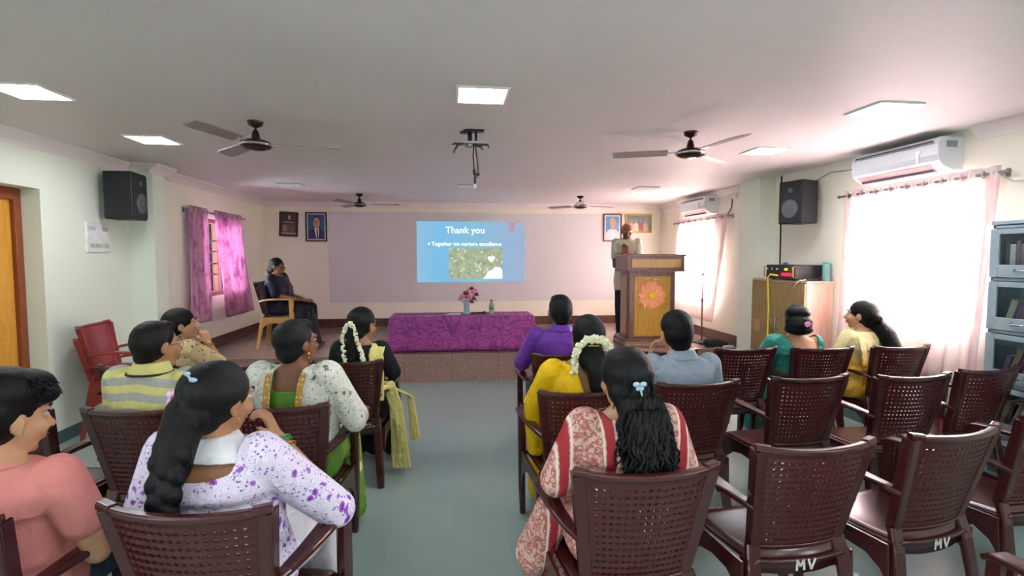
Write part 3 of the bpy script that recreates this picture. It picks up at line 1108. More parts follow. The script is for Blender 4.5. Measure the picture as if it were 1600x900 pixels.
va = thing('flower_vase', 'pale blue vase of pink and dark red roses on the purple table', 'vase', (0.205, 6.98, ZT))
MB().lathe([(0.045, 0.0), (0.05, 0.01), (0.040, 0.06), (0.036, 0.10), (0.045, 0.15), (0.062, 0.17), (0.058, 0.17), (0.04, 0.15)], n=20).build('vase_body', plain('pale_blue_ceramic', 'A8C8DC', 0.25), va, smooth=True)
rnd = random.Random(4)
M_rose = plain('pink_rose', 'D98AA8', 0.6)
M_rose2 = plain('dark_red_rose', '8E1E38', 0.6)
M_leafd = plain('dark_green_leaf', '27402A', 0.5)
for k, (x, y, z, r, c) in enumerate([(-0.055, -0.02, 0.25, 0.045, 0), (0.035, -0.035, 0.245, 0.045, 0), (0.0, 0.02, 0.29, 0.04, 1), (-0.02, -0.03, 0.30, 0.03, 1),
                                     (0.09, 0.0, 0.31, 0.038, 0), (0.07, 0.02, 0.355, 0.032, 1), (0.135, -0.01, 0.275, 0.034, 1), (0.10, -0.02, 0.22, 0.032, 1), (0.12, 0.01, 0.33, 0.03, 0), (0.03, 0.02, 0.335, 0.028, 0), (-0.09, 0.0, 0.215, 0.028, 0), (0.075, -0.02, 0.175, 0.03, 1)]):
    m = MB()
    m.ell((x, y, z), (r * 0.55, r * 0.55, r * 0.7), n=10)
    for q in range(7):
        aa = q * 2.4
        rr = r * (0.45 + 0.08 * q)
        m.ell((x + math.cos(aa) * rr * 0.6, y + math.sin(aa) * rr * 0.6, z - r * 0.05 * q), (r * 0.5, r * 0.5, r * 0.62), n=8)
    fl = m.build('rose', (M_rose, M_rose2)[c], va, smooth=True)
st = MB()
for k in range(9):
    a = k * 0.7
    st.tube([(0, 0, 0.12), (0.05 * math.cos(a) + 0.02, 0.02 * math.sin(a), 0.2), (0.09 * math.cos(a) + 0.03, 0.03 * math.sin(a), 0.27)], 0.003, 5)
st.build('stems', M_leafd, va)
for k in range(10):
    a = k * 0.63
    T = Matrix.Translation((0.085 * math.cos(a) + 0.03, 0.03 * math.sin(a), 0.19 + 0.02 * (k % 4))) @ Matrix.Rotation(a, 4, 'Z') @ Matrix.Rotation(0.5, 4, 'Y')
    MB().ell((0.02, 0, 0), (0.032, 0.016, 0.003), T, 8).build('leaf', M_leafd, va, smooth=True)

bt = thing('water_bottle', 'small clear water bottle with green label on the purple table', 'bottle', (0.545, 6.98, ZT))
gl = NT('clear_plastic')
gl.bsdf(lin('DDE6E6'), 0.1, 0, None, 0.5, **{'Transmission Weight': 0.6})
MB().lathe([(0.030, 0.0), (0.033, 0.01), (0.033, 0.12), (0.028, 0.14), (0.013, 0.165), (0.013, 0.175)], n=18).build('bottle_body', gl.m, bt, smooth=True)
MB().lathe([(0.0338, 0.06), (0.0338, 0.10)], n=18).build('paper_label', plain('green_label', '4E8A5C', 0.5), bt, smooth=True)
MB().lathe([(0.016, 0.172), (0.016, 0.195)], n=14).build('bottle_cap', plain('dark_cap', '3A4048', 0.4), bt, smooth=True)
mc = thing('handheld_microphone', 'black microphone lying on the purple table between vase and bottle', 'microphone', (0.37, 7.0, ZT + 0.012))
MB().tube([(-0.10, 0, 0), (0.06, 0, 0.003)], [0.010, 0.012]).build('microphone_body', M_cableblk, mc, smooth=True)
MB().ell((0.08, 0, 0.008), 0.02).build('microphone_head', M_dkmetal, mc, smooth=True)
MB().tube([(-0.05, 0, 0), (-0.035, 0, 0.0005)], 0.0128).build('microphone_band', plain('red_ring', 'C23A30', 0.4), mc, smooth=True)
pr = thing('paper_sheets', 'loose white paper sheets lying left of the vase on the purple table', 'paper', (0.02, 6.98, ZT))
MB().box((0, 0, 0.002), (0.20, 0.15, 0.003), Matrix.Rotation(0.2, 4, 'Z')).build('sheet', M_white, pr)
MB().box((0.01, 0, 0.006), (0.18, 0.14, 0.003), Matrix.Rotation(-0.1, 4, 'Z')).build('sheet', M_white, pr)
pe = MB().tube([(-0.08, 6.93, ZT + 0.014), (-0.01, 6.99, ZT + 0.020)], 0.006).build('pen', M_cableblk, smooth=True)
tag(pe, 'black pen lying on the white papers on the purple table', 'pen')

# ------------------------------------------------------------------ lectern


def woodmat(name, a, b, c, rough=0.35, sc=(9, 9, 0.9)):
    t = NT(name)
    n = t.noise(t.obj(scale=sc), 5, 7, 0.6)
    col = t.ramp(n, [(0.25, lin(a)), (0.5, lin(b)), (0.75, lin(c))])
    return t.bsdf(col, rough)


M_lect = woodmat('brown_laminate', '5E3F38', '75524A', '8A665C')
M_must = woodmat('mustard_laminate', 'A5781E', 'BE9030', 'CEA23C', 0.4)
M_tanw = woodmat('tan_laminate', '9A7458', 'AC866A', 'BB977A', 0.4)
le = thing('lectern', 'brown and mustard wooden lectern with an orange paper flower on its front', 'lectern', (2.79, 7.02, ZS))
MB().box2((-0.43, -0.22, 0), (0.39, 0.25, 0.05)).box2((-0.40, -0.19, 0.05), (0.37, 0.23, 0.095)).build('plinth', [M_lect], le, bevel=0.008)
MB().box2((-0.425, -0.222, 0.054), (0.385, -0.19, 0.060)).box2((-0.41, -0.228, 0.012), (0.37, -0.22, 0.044)).build('plinth_band', M_tanw, le)
MB().box2((-0.34, -0.15, 0.095), (0.335, 0.20, 1.04)).build('body', M_lect, le, bevel=0.006)
MB().box2((-0.26, -0.160, 0.135), (0.265, -0.148, 0.975)).build('front_panel', M_must, le, bevel=0.003)
MB().box2((-0.350, -0.09, 0.15), (-0.338, 0.15, 0.97)).build('side_panel', M_tanw, le, bevel=0.003)
m = MB()
m.box2((-0.41, -0.24, 1.04), (0.445, 0.26, 1.07)).box2((-0.40, -0.23, 1.07), (0.435, 0.25, 1.255)).box2((-0.42, -0.25, 1.255), (0.455, 0.27, 1.285))
m.build('top_box', M_lect, le, bevel=0.006)
MB().box2((-0.33, -0.240, 1.10), (0.38, -0.228, 1.215)).build('fascia_panel', woodmat('ochre_laminate', 'AE8C4C', 'C09C58', 'CCAA68', 0.4), le, bevel=0.003)
fm = MB()
M_petal = plain('peach_orange_paper', 'F8AC78', 0.7)
M_petal2 = plain('orange_paper', 'F0925A', 0.7)
rnd = random.Random(9)
for layer, (n_, R_, r_, mi, y_) in enumerate(((11, 0.225, 0.165, 1, -0.170), (11, 0.210, 0.150, 0, -0.182))):
    pts = []
    for k in range(n_ * 2):
        a_ = 2 * PI * k / (n_ * 2) + 0.2 * layer
        rr = (R_ * rnd.uniform(0.9, 1.08)) if k % 2 == 0 else r_ * rnd.uniform(0.95, 1.15)
        pts.append((0.0 + rr * math.cos(a_), 0.71 + rr * math.sin(a_)))
    # folded petals: centre raised towards the viewer
    vs = [(0.0, y_ - 0.012, 0.71)] + [(p[0], y_ - (0.0 if k % 2 == 0 else 0.010), p[1]) for k, p in enumerate(pts)]
    vs += [(0.0, y_ + 0.004, 0.71)] + [(p[0], y_ + 0.006, p[1]) for p in pts]
    nn_ = len(pts)
    fs = [(0, 1 + k, 1 + (k + 1) % nn_) for k in range(nn_)]
    fs += [(nn_ + 1, nn_ + 2 + (k + 1) % nn_, nn_ + 2 + k) for k in range(nn_)]
    fs += [(1 + k, nn_ + 2 + k, nn_ + 2 + (k + 1) % nn_, 1 + (k + 1) % nn_) for k in range(nn_)]
    fm.mat(mi).add(vs, fs)
ff = thing('paper_flower', 'orange pointed paper flower with yellow centre fixed to the lectern front', 'paper flower', (2.77, 7.02, ZS))
fm.build('petals', [M_petal, M_petal2], ff)
MB().lathe([(0.058, -0.190), (0.060, -0.197), (0.050, -0.202), (0.0, -0.203)], (0, 0, 0.71), 24, None, 'y').build('flower_centre', plain('yellow_paper', 'F2C22E', 0.6), ff)
MB().box((-0.05, -0.164, 0.945), (0.05, 0.006, 0.015)).box((0.06, -0.164, 0.935), (0.05, 0.006, 0.015)).build('tape_strip', M_white, ff)

# microphone stand
ms = thing('microphone_stand', 'thin red-brown microphone stand with a round base beside the lectern', 'microphone stand', (3.62, 7.04, ZS))
M_stand = plain('reddish_metal', '8A4A44', 0.35, 0.5)
MB().lathe([(0.13, 0.0), (0.135, 0.012), (0.12, 0.022), (0.03, 0.03), (0.02, 0.05)], n=28).build('base', M_dkmetal, ms, smooth=True)
MB().tube([(0, 0, 0.03), (0.0, 0, 0.62)], 0.011, 10).tube([(0, 0, 0.6), (0, 0, 0.98)], 0.008, 10).build('pole', M_stand, ms, smooth=True)
MB().lathe([(0.015, 0.59), (0.017, 0.60), (0.017, 0.64), (0.012, 0.65)], n=12).build('clutch', M_stand, ms, smooth=True)
MB().ell((0, 0, 0.99), (0.022, 0.022, 0.018)).tube([(0, 0, 0.99), (0.02, -0.01, 1.02)], 0.010).build('microphone_clip', M_stand, ms, smooth=True)
cable('floor_cable', 'black cable coiled from the microphone stand base along the stage edge', [(3.52, 6.98, ZS + 0.01), (3.5, 6.85, ZS + 0.01), (3.62, 6.8, ZS + 0.01), (3.74, 6.86, ZS + 0.02), (3.80, 6.75, ZS + 0.03), (3.72, 6.66, ZS + 0.015), (3.85, 6.62, ZS + 0.02)], 0.008, M_cableblk)
bag = organic('cloth_bag', MB().loft([(3.64, 6.66, ZS + 0.005, 0.16, 0.07), (3.64, 6.66, ZS + 0.05, 0.175, 0.075), (3.62, 6.66, ZS + 0.10, 0.12, 0.05), (3.60, 6.66, ZS + 0.12, 0.05, 0.03)]).ell((3.52, 6.65, ZS + 0.07), (0.07, 0.05, 0.06)), 0.012, plain('black_nylon', '1E1E24', 0.6, bump=0.3, bscale=60))
tag(bag, 'crumpled black bag lying at the right end of the stage edge', 'bag')
pap = MB().box((3.78, 6.60, ZS + 0.04), (0.16, 0.05, 0.03), None).build('folded_cloth', M_white, bevel=0.01)
pap.location = (0, 0, -0.025)
tag(pap, 'small folded white cloth beside the black bag on the stage edge', 'cloth')

# ------------------------------------------------------------------ cabinet with amplifier
M_cabf = woodmat('olive_wood_laminate', '75603A', '8C744A', 'A0885A', 0.4)
M_cabs = woodmat('laminate_in_window_light', 'B99282', 'C7A292', 'D2B0A0', 0.35)  # pinkish window light on the cabinet side, put into the laminate colour
cb = thing('wooden_cabinet', 'tall two-door wooden cabinet below the right speaker', 'cabinet', (3.62, 5.315, 0))
MB().box2((0.0, -0.465, 0), (0.30, 0.465, 1.33)).build('body', M_cabs, cb, bevel=0.003)
MB().box2((-0.01, -0.475, 1.33), (0.305, 0.475, 1.352)).build('top_board', M_cabs, cb, bevel=0.003)
for y0, y1, hy_ in ((-0.46, -0.003, -0.04), (0.003, 0.46, 0.04)):
    dr = MB().box2((-0.020, y0, 0.06), (0.0, y1, 1.325)).build('door', M_cabf, cb, bevel=0.003)
    MB().tube([(-0.02, hy_, 0.80), (-0.05, hy_, 0.80), (-0.05, hy_, 0.92), (-0.02, hy_, 0.92)], 0.006, 8).build('handle', M_steel, dr, smooth=True)
    yy = y0 + 0.12 if y0 < -0.1 else y1 - 0.12
    MB().box((-0.023, yy, 0.80), (0.006, 0.12, 0.13)).build('label_holder', M_tanw, dr, bevel=0.002)
am = thing('audio_amplifier', 'black amplifier with red lit display on top of the wooden cabinet', 'amplifier', (3.60, 5.24, 1.352))
MB().box2((0.0, -0.25, 0.012), (0.31, 0.25, 0.165)).build('case', plain('black_amp_case', '201E20', 0.45), am, bevel=0.004)
MB().box2((-0.008, -0.25, 0.014), (0.0, 0.25, 0.163)).build('front_panel', plain('dark_panel', '2C2A2C', 0.4), am)
MB().box2((-0.010, -0.19, 0.045), (-0.008, -0.02, 0.08)).build('red_display', emit('red_display_light', 'E8283A', 0.6), am)
MB().box2((-0.011, -0.12, 0.105), (-0.008, -0.07, 0.13)).build('yellow_light', emit('yellow_display_light', 'E6D23A', 0.5), am)
for k in range(7):
    MB().lathe([(0.010, 0), (0.009, -0.016)], (-0.008, 0.05 + k * 0.028, 0.12), 12, None, 'x').build('knob', MG if k % 3 == 0 else M_cableblk, am)
for yy in (-0.245, 0.245):
    MB().tube([(-0.008, yy, 0.03), (-0.035, yy, 0.04), (-0.035, yy, 0.14), (-0.008, yy, 0.15)], 0.006, 8).build('rack_handle', plain('brass', 'B79A58', 0.35, 0.7), am, smooth=True)
for yy in (-0.2, 0.2):
    for xx in (0.05, 0.26):
        MB().lathe([(0.015, 0), (0.015, 0.013)], (xx, yy, 0), 10).build('foot', M_cableblk, am)
tag(MB().lathe([(0.03, 0), (0.032, 0.008), (0.02, 0.02), (0.006, 0.028)], (3.72, 5.34, 1.517), 16).build('bottle_cap', plain('blue_plastic', '3C5C90', 0.4), smooth=True), 'blue plastic lid lying on top of the black amplifier', 'lid')
hm = thing('handheld_microphone', 'black microphone on the wooden cabinet edge in front of the amplifier', 'microphone', (3.70, 4.90, 1.366))
MB().tube([(-0.06, 0, 0), (0.10, 0.02, 0.004)], [0.010, 0.013]).build('microphone_body', M_cableblk, hm, smooth=True)
MB().ell((0.125, 0.023, 0.01), 0.022).build('microphone_head', M_dkmetal, hm, smooth=True)
MB().tube([(-0.075, 0, 0), (-0.055, 0, 0)], 0.011).build('microphone_plug', M_chrome, hm, smooth=True)
M_yel = plain('yellow_cable', 'E2D33A', 0.5)
cable('yellow_cable', 'bright yellow cable hanging down the front of the wooden cabinet', [(3.585, 5.28, 1.40), (3.565, 5.37, 1.41), (3.560, 5.42, 1.37), (3.575, 5.43, 1.30), (3.580, 5.41, 1.0), (3.580, 5.42, 0.7), (3.58, 5.40, 0.3), (3.57, 5.42, 0.01)], 0.010, M_yel)
cable('microphone_cable', 'short pale cable curling from the microphone over the cabinet front', [(3.625, 4.9, 1.364), (3.60, 4.92, 1.36), (3.585, 4.96, 1.33), (3.588, 5.0, 1.28)], 0.006, plain('pale_cable', 'D8DCA8', 0.5))
bo = thing('teal_bottle', 'translucent teal plastic jar on the cabinet by the pink curtain', 'jar', (3.86, 4.885, 1.352))
MB().lathe([(0.035, 0), (0.038, 0.01), (0.038, 0.17), (0.030, 0.185)], n=20).build('jar_body', plain('teal_plastic', '8CC8C4', 0.2, **{'Transmission Weight': 0.3}), bo, smooth=True)
MB().lathe([(0.036, 0.183), (0.036, 0.205)], n=20).build('jar_lid', plain('teal_lid', '6FB0AC', 0.4), bo, smooth=True)

# ------------------------------------------------------------------ bookcase with glass doors
M_bkgrey = plain('grey_painted_steel', '9FB0B8', 0.35, 0.2)
bc = thing('steel_bookcase', 'grey steel bookcase with glass flap doors at the right edge', 'bookcase', (3.70, 2.61, 0))
BW, BD = 0.51, 0.225      # half width (y), depth (x)
m = MB().box2((0, -BW, 0), (BD, -BW + 0.02, 1.84)).box2((0, BW - 0.02, 0), (BD, BW, 1.84)).box2((BD - 0.01, -BW, 0), (BD, BW, 1.84)).box2((-0.01, -BW - 0.005, 1.82), (BD, BW + 0.005, 1.845))
for k in range(6):
    m.box2((0.0, -BW, k * 0.355 + 0.02), (BD, BW, k * 0.355 + 0.04))
m.build('body', M_bkgrey, bc, bevel=0.003)
gm = clear_glass('bookcase_glass')
for k in range(5):
    z0, z1 = k * 0.355 + 0.045, k * 0.355 + 0.37
    z0b = z0 + 0.085
    m = MB()
    m.box2((-0.022, -BW + 0.004, z0), (-0.002, -BW + 0.06, z1)).box2((-0.022, BW - 0.06, z0), (-0.002, BW - 0.004, z1))
    m.box2((-0.022, -BW + 0.06, z0), (-0.002, BW - 0.06, z0b)).box2((-0.022, -BW + 0.06, z1 - 0.035), (-0.002, BW - 0.06, z1))
    fd = m.build('flap_door', M_bkgrey, bc, bevel=0.003)
    MB().box2((-0.014, -BW + 0.06, z0b), (-0.010, BW - 0.06, z1 - 0.035)).build('glass_pane', gm, fd)
    for yy in (0.30, -0.30):
        MB().tube([(-0.02, yy - 0.045, z0 + 0.055), (-0.04, yy - 0.035, z0 + 0.045), (-0.04, yy + 0.035, z0 + 0.045), (-0.02, yy + 0.045, z0 + 0.055)], 0.006, 8).build('handle', M_steel, fd, smooth=True)
rnd = random.Random(21)
bcols = ['5A4868', 'C8C4B4', '6E8A8C', 'B0A088', '7C6A8E', '8AA09C', 'D2CDBB', '97806A', '4E5E66', 'A9B4A8']
names = {4: 'top shelf', 3: 'second shelf from the top', 2: 'third shelf from the top', 1: 'second shelf from the bottom'}
cname = ['purple', 'cream', 'teal grey', 'tan', 'violet', 'pale green', 'ivory', 'brown', 'dark slate', 'grey green']
used_lab = {}
book_mats = [plain('book_cloth_' + c.replace(' ', '_'), h, 0.6) for c, h in zip(cname, bcols)]
M_page = plain('book_pages', 'E8E2D0', 0.8)
for sh in (4, 3, 2, 1):
    y = 3.06
    zb = sh * 0.355 + 0.04
    i = 0
    while y > 2.62:
        th = rnd.uniform(0.022, 0.042)
        hgt = rnd.uniform(0.20, 0.26)
        ci = (i * 3 + sh * 7) % 10
        lean = 0.0 if sh == 4 else math.radians(rnd.uniform(14, 22))
        ordn = ['farthest', 'second', 'third', 'fourth', 'fifth', 'sixth', 'seventh', 'eighth', 'ninth', 'tenth', 'eleventh', 'twelfth', 'thirteenth', 'fourteenth', 'fifteenth', 'sixteenth', 'seventeenth', 'eighteenth'][i]
        pos = 'at the far end' if i == 0 else ordn + ' from the far end'
        bk = thing('book', '%s book %s of the bookcase %s' % (cname[ci], pos, names[sh]), 'book', (3.735, y, zb), 0, 'books on the bookcase ' + names[sh])
        bk.rotation_euler = (lean, 0, 0)
        m = MB()
        m.box2((0, -th, 0), (0.14, -th + 0.003, hgt)).box2((0, -0.003, 0), (0.14, 0, hgt)).box2((-0.003, -th, 0), (0, 0, hgt))
        m.build('cover', book_mats[ci], bk)
        MB().box2((0.001, -th + 0.003, 0.004), (0.132, -0.003, hgt - 0.004)).build('pages', M_page, bk)
        y -= (th + 0.004) / math.cos(lean)
        i += 1

# ------------------------------------------------------------------ plastic armchairs


def chair_plastic(name, hexc, trans=0.0, weave=False):
    t = NT(name)
    c = lin(hexc)
    n = t.noise(t.obj(), 14, 4)
    col = t.ramp(n, [(0.3, tuple(x * 0.94 for x in c[:3]) + (1,)), (0.7, tuple(min(1, x * 1.05) for x in c[:3]) + (1,))])
    rr = 0.25
    bp = None
    if weave:
        x = t.xyz(t.obj())
        h = t.math('ADD', t.math('SINE', t.math('MULTIPLY', x[2], 2 * PI / 0.0261)), t.math('MULTIPLY', t.math('SINE', t.math('MULTIPLY', x[0], 2 * PI / 0.0236)), 0.5))
        bp = t.bump(h, 0.35, 0.003)
    m = t.bsdf(col, rr, 0, bp, 0.75)
    if trans:
        p = t.last
        tr = t.n('BsdfTranslucent', {'Color': lin('C01820')})
        mx = t.n('MixShader', {0: trans})
        t.t.links.new(p.outputs[0], mx.inputs[1])
        t.t.links.new(tr.outputs[0], mx.inputs[2])
        t.t.links.new(mx.outputs[0], t.out.inputs[0])
    return m


M_mar = chair_plastic('maroon_chair_plastic', '401315')
M_marp = chair_plastic('maroon_perforated_plastic', '471214', 0.12, True)
M_tanp = chair_plastic('tan_chair_plastic', 'D9A566')
M_redp = chair_plastic('faded_red_chair_plastic', '8A3236')


def back_pt(u, v):
    """u -1..1 across, v 0..1 up the backrest"""
    z = 0.455 + v * 0.425
    hw = 0.188 + 0.055 * v
    y = 0.085 - 0.095 * v - 0.052 * (1 - u * u) * (0.55 + 0.45 * v)
    return Vector((u * hw, y, z + 0.006 * u * u * v))


def make_chair(holes=True, mats=None):
    mF, mP = mats or (M_mar, M_marp)
    t = thing('plastic_armchair', 'x', 'chair')
    # perforated panel
    NU, NV = 15, 14
    vs, fs = [], []
    u0, u1, v0, v1 = -0.80, 0.80, 0.07, 0.93
    if holes:
        for i in range(NU):
            for j in range(NV):
                ua, ub = u0 + (u1 - u0) * i / NU, u0 + (u1 - u0) * (i + 1) / NU
                va_, vb = v0 + (v1 - v0) * j / NV, v0 + (v1 - v0) * (j + 1) / NV
                uc, vc = (ua + ub) / 2, (va_ + vb) / 2
                du, dv = (ub - ua) / 2, (vb - va_) / 2
                b = len(vs)
                ring = [(-1, -1), (0, -1), (1, -1), (1, 0), (1, 1), (0, 1), (-1, 1), (-1, 0)]
                for a_, c_ in ring:
                    vs.append(back_pt(uc + a_ * du, vc + c_ * dv))
                for a_, c_ in ring:
                    l = math.hypot(a_, c_)
                    vs.append(back_pt(uc + a_ / l * du * 0.50, vc + c_ / l * dv * 0.36))
                for k in range(8):
                    q = (k + 1) % 8
                    fs.append((b + k, b + q, b + 8 + q, b + 8 + k))
    # solid border round the perforated field
    def strip(ua, ub, va_, vb, nu, nv):
        b = len(vs)
        for j in range(nv + 1):
            for i in range(nu + 1):
                vs.append(back_pt(ua + (ub - ua) * i / nu, va_ + (vb - va_) * j / nv))
        for j in range(nv):
            for i in range(nu):
                q = b + j * (nu + 1) + i
                fs.append((q, q + 1, q + nu + 2, q + nu + 1))
    if not holes:
        strip(u0, u1, v0, v1, NU * 2, NV)
    strip(u0, u1, 0, v0, NU * 2, 1)
    strip(u0, u1, v1, 1.0, NU * 2, 1)
    strip(-1.0, u0, 0, v0, 2, 1)
    strip(-1.0, u0, v0, v1, 2, NV * 2)
    strip(-1.0, u0, v1, 1.0, 2, 1)
    strip(u1, 1.0, 0, v0, 2, 1)
    strip(u1, 1.0, v0, v1, 2, NV * 2)
    strip(u1, 1.0, v1, 1.0, 2, 1)
    me = mesh_from('backrest', vs, fs, [mP], None, True)
    bm = bmesh.new()
    bm.from_mesh(me)
    bmesh.ops.remove_doubles(bm, verts=bm.verts, dist=0.0004)
    bmesh.ops.recalc_face_normals(bm, faces=bm.faces)
    bm.to_mesh(me)
    bm.free()
    o = link('backrest', me, t)
    so = o.modifiers.new('t', 'SOLIDIFY')
    so.thickness, so.offset = 0.006, 0
    bake(o)
    for p in o.data.polygons:
        p.use_smooth = False
    # frame: top rail with raised ears and two side posts
    m = MB()
    pts = [back_pt(-0.86 + 1.72 * i / 16, 1.0) + Vector((0, 0, 0.004)) for i in range(17)]
    m.sweep(pts, [(0.030, 0.024)] * 17, (0, 1, 0))
    for s_ in (-1, 1):
        m.sweep([back_pt(s_ * 0.83, 0.995) + Vector((0, 0, 0.010)), back_pt(s_ * 1.03, 0.995) + Vector((0, 0, 0.012))], [(0.036, 0.026)] * 2, (0, 1, 0))
        pp_ = [back_pt(s_ * 0.955, k / 8) + Vector((0, -0.002, 0)) for k in range(9)]
        m.sweep(pp_, [(0.044, 0.022)] * 9)
        pp_ = [back_pt(s_ * 1.03, k / 8) + Vector((0, 0.008, 0)) for k in range(9)]
        m.sweep(pp_, [(0.012, 0.040)] * 9)
    pts = [back_pt(-0.98 + 1.96 * i / 16, 0.03) + Vector((0, -0.004, 0)) for i in range(17)]
    m.sweep(pts, [(0.014, 0.012)] * 17, (0, 1, 0))
    m.build('back_frame', mF, t, bevel=0.002)
    # lower back apron carrying the painted letters
    vs, fs = [], []
    for j in range(2):
        for i in range(17):
            u = -1 + 2 * i / 16
            p = back_pt(u, 0)
            zz = 0.458 if j == 0 else 0.355 + 0.03 * u ** 4 - 0.045 * u ** 8
            vs.append((p.x * (1.0 if j == 0 else 1.04), p.y - (0.0 if j == 0 else 0.008), zz))
    for i in range(16):
        fs.append((i, i + 1, 18 + i, 17 + i))
    o = link('rear_apron', mesh_from('rear_apron', vs, fs, [mF], None, True), t)
    so = o.modifiers.new('t', 'SOLIDIFY')
    so.thickness, so.offset = 0.012, 0
    bake(o)
    # seat: dished plate with rolled front
    vs, fs = [], []
    nu, nv = 16, 16
    for j in range(nv + 1):
        v = j / nv
        for i in range(nu + 1):
            u = -1 + 2 * i / nu
            x = u * (0.205 + 0.05 * v)
            y = 0.05 + 0.45 * v + (-0.03 * (1 - u * u) if v < 0.08 else 0) + 0.015 * v * (1 - u * u)
            z = 0.425 - 0.012 * math.sin(PI * min(1, v * 1.1)) * (1 - u ** 4) - (0.05 * ((v - 0.86) / 0.14) ** 2 if v > 0.86 else 0)
            z -= 0.018 * max(0, abs(u) - 0.88) / 0.12
            vs.append((x, y, z))
    for j in range(nv):
        for i in range(nu):
            q = j * (nu + 1) + i
            fs.append((q, q + 1, q + nu + 2, q + nu + 1))
    o = link('seat', mesh_from('seat', vs, fs, [mF], None, True), t)
    so = o.modifiers.new('t', 'SOLIDIFY')
    so.thickness, so.offset = 0.012, -1
    bake(o)
    # legs, side gussets and arms
    for s_ in (-1, 1):
        m = MB()
        m.sweep([(s_ * 0.188, 0.082, 0.47), (s_ * 0.200, 0.055, 0.38), (s_ * 0.215, 0.015, 0.15), (s_ * 0.225, -0.008, 0.0)], [(0.062, 0.030), (0.060, 0.030), (0.050, 0.028), (0.042, 0.026)])
        m.sweep([(s_ * 0.222, 0.080, 0.42), (s_ * 0.230, 0.060, 0.30), (s_ * 0.240, 0.020, 0.1), (s_ * 0.243, 0.005, 0.0)], [(0.010, 0.055), (0.010, 0.045), (0.010, 0.034), (0.010, 0.03)])
        m.build('rear_leg', mF, t, bevel=0.002)
        m = MB()
        m.sweep([(s_ * 0.277, 0.452, 0.665), (s_ * 0.274, 0.462, 0.44), (s_ * 0.272, 0.470, 0.20), (s_ * 0.265, 0.478, 0.0)], [(0.044, 0.062), (0.044, 0.066), (0.040, 0.05), (0.034, 0.04)])
        arch = [(0.47, 0.425), (0.47, 0.10), (0.445, 0.10), (0.43, 0.20), (0.39, 0.28), (0.32, 0.335), (0.24, 0.35), (0.15, 0.34), (0.09, 0.30), (0.06, 0.25), (0.05, 0.25), (0.06, 0.415)]
        T = Matrix.Translation((s_ * 0.238, 0, 0)) @ Matrix.Rotation(s_ * -0.09, 4, 'Z')
        m.prism(arch, 0, -0.006, 0.006, T)
        m.build('front_leg', mF, t, bevel=0.002)
        m = MB()
        m.sweep([(s_ * 0.212, 0.040, 0.640), (s_ * 0.238, 0.085, 0.655), (s_ * 0.260, 0.17, 0.668), (s_ * 0.272, 0.28, 0.674), (s_ * 0.278, 0.39, 0.674), (s_ * 0.278, 0.455, 0.668), (s_ * 0.276, 0.487, 0.650)],
                [(0.036, 0.022), (0.044, 0.024), (0.056, 0.024), (0.068, 0.024), (0.072, 0.024), (0.070, 0.024), (0.060, 0.018)])
        m.build('armrest', mF, t, bevel=0.004)
    return t


M_letter = plain('white_paint', 'D8D8D4', 0.6)
ch = make_chair()
used = [False]
CHAIRS = {}


def place_chair(key, x, y, deg, label, group='maroon armchairs in rows', mv=False):
    """x, y = floor point under the rear of the chair"""
    a = math.radians(deg)
    if not used[0]:
        used[0] = True
        c = ch
        c.location, c.rotation_euler = (x, y, 0), (0, 0, a)
        c['label'], c['group'] = label, group
    else:
        c = copy_tree(ch, None, label, (x, y, 0), a, group)
    if mv:
        CHAIRS[key] = (c, x, y, a)
        LET.append(c)
    return c


LET = []
# right block, front of frame to back
place_chair('A', 0.645, 1.62, 0, 'empty-sided armchair the red and cream patterned woman sits in, nearest by the aisle')
place_chair('B', 1.365, 1.76, 3, 'empty armchair with white MV letters, directly right of the red patterned woman', mv=True)
place_chair('C', 2.035, 1.83, 10, 'empty armchair with MV letters, second from the aisle among the empty near ones', mv=True)
place_chair('D', 2.72, 1.98, 12, 'empty armchair with a white letter M, cut off by the right frame edge', mv=True)
place_chair('Z', 1.97, 0.90, 0, 'armchair in the bottom right corner, only a corner of it showing')
place_chair('yeld', 0.70, 2.62, 0, 'reddish armchair holding the woman in the bright yellow saree')
place_chair('grey', 1.38, 2.72, 3, 'armchair holding the man in the grey-blue shirt')
place_chair('e1', 2.10, 2.77, 2, 'empty armchair directly behind the woman with the stacked bun')
place_chair('e2', 2.745, 2.73, 3, 'empty armchair with white letters, directly behind the woman in the yellow kurta', mv=True)
place_chair('e3', 3.385, 2.84, 8, 'empty armchair in front of the bookcase end, next to the bottom of the pink curtain')
place_chair('purp', 0.83, 3.66, 0, 'armchair holding the man in the purple shirt')
place_chair('r3x', 1.60, 3.68, 0, 'mostly hidden armchair in front of the man in the grey-blue shirt')
place_chair('r3a', 2.27, 3.71, 1, 'empty armchair between the grey-shirted man and the woman in the teal saree')
place_chair('r3b', 2.88, 3.66, -1, 'armchair holding the woman in the teal saree with the stacked bun')
place_chair('r3c', 3.55, 3.65, 2, 'armchair holding the woman in the yellow kurta with the ponytail')
# left block
place_chair('lav', -0.75, 1.52, -9, 'armchair holding the woman in the lavender flowered dress')
place_chair('pink', -1.45, 1.52, -6, 'armchair in the bottom left corner holding the boy in the pink shirt')
place_chair('green', -0.84, 2.52, -1, 'armchair holding the short-haired woman in the white shawl, by the aisle')
place_chair('yel', -1.45, 2.55, -3, 'armchair holding the man in the yellow striped shirt')
place_chair('l2c', -2.11, 2.62, -8, 'empty armchair behind the profile of the boy in pink, below the left wall')
place_chair('jas', -0.72, 3.56, -1, 'armchair holding the woman with the jasmine garland and yellow stole')
place_chair('l3b', -1.38, 3.52, -3, 'empty armchair between the white shawl woman and the beige saree woman')
place_chair('beige', -2.03, 3.56, -6, 'armchair holding the smiling woman in the beige dotted saree')

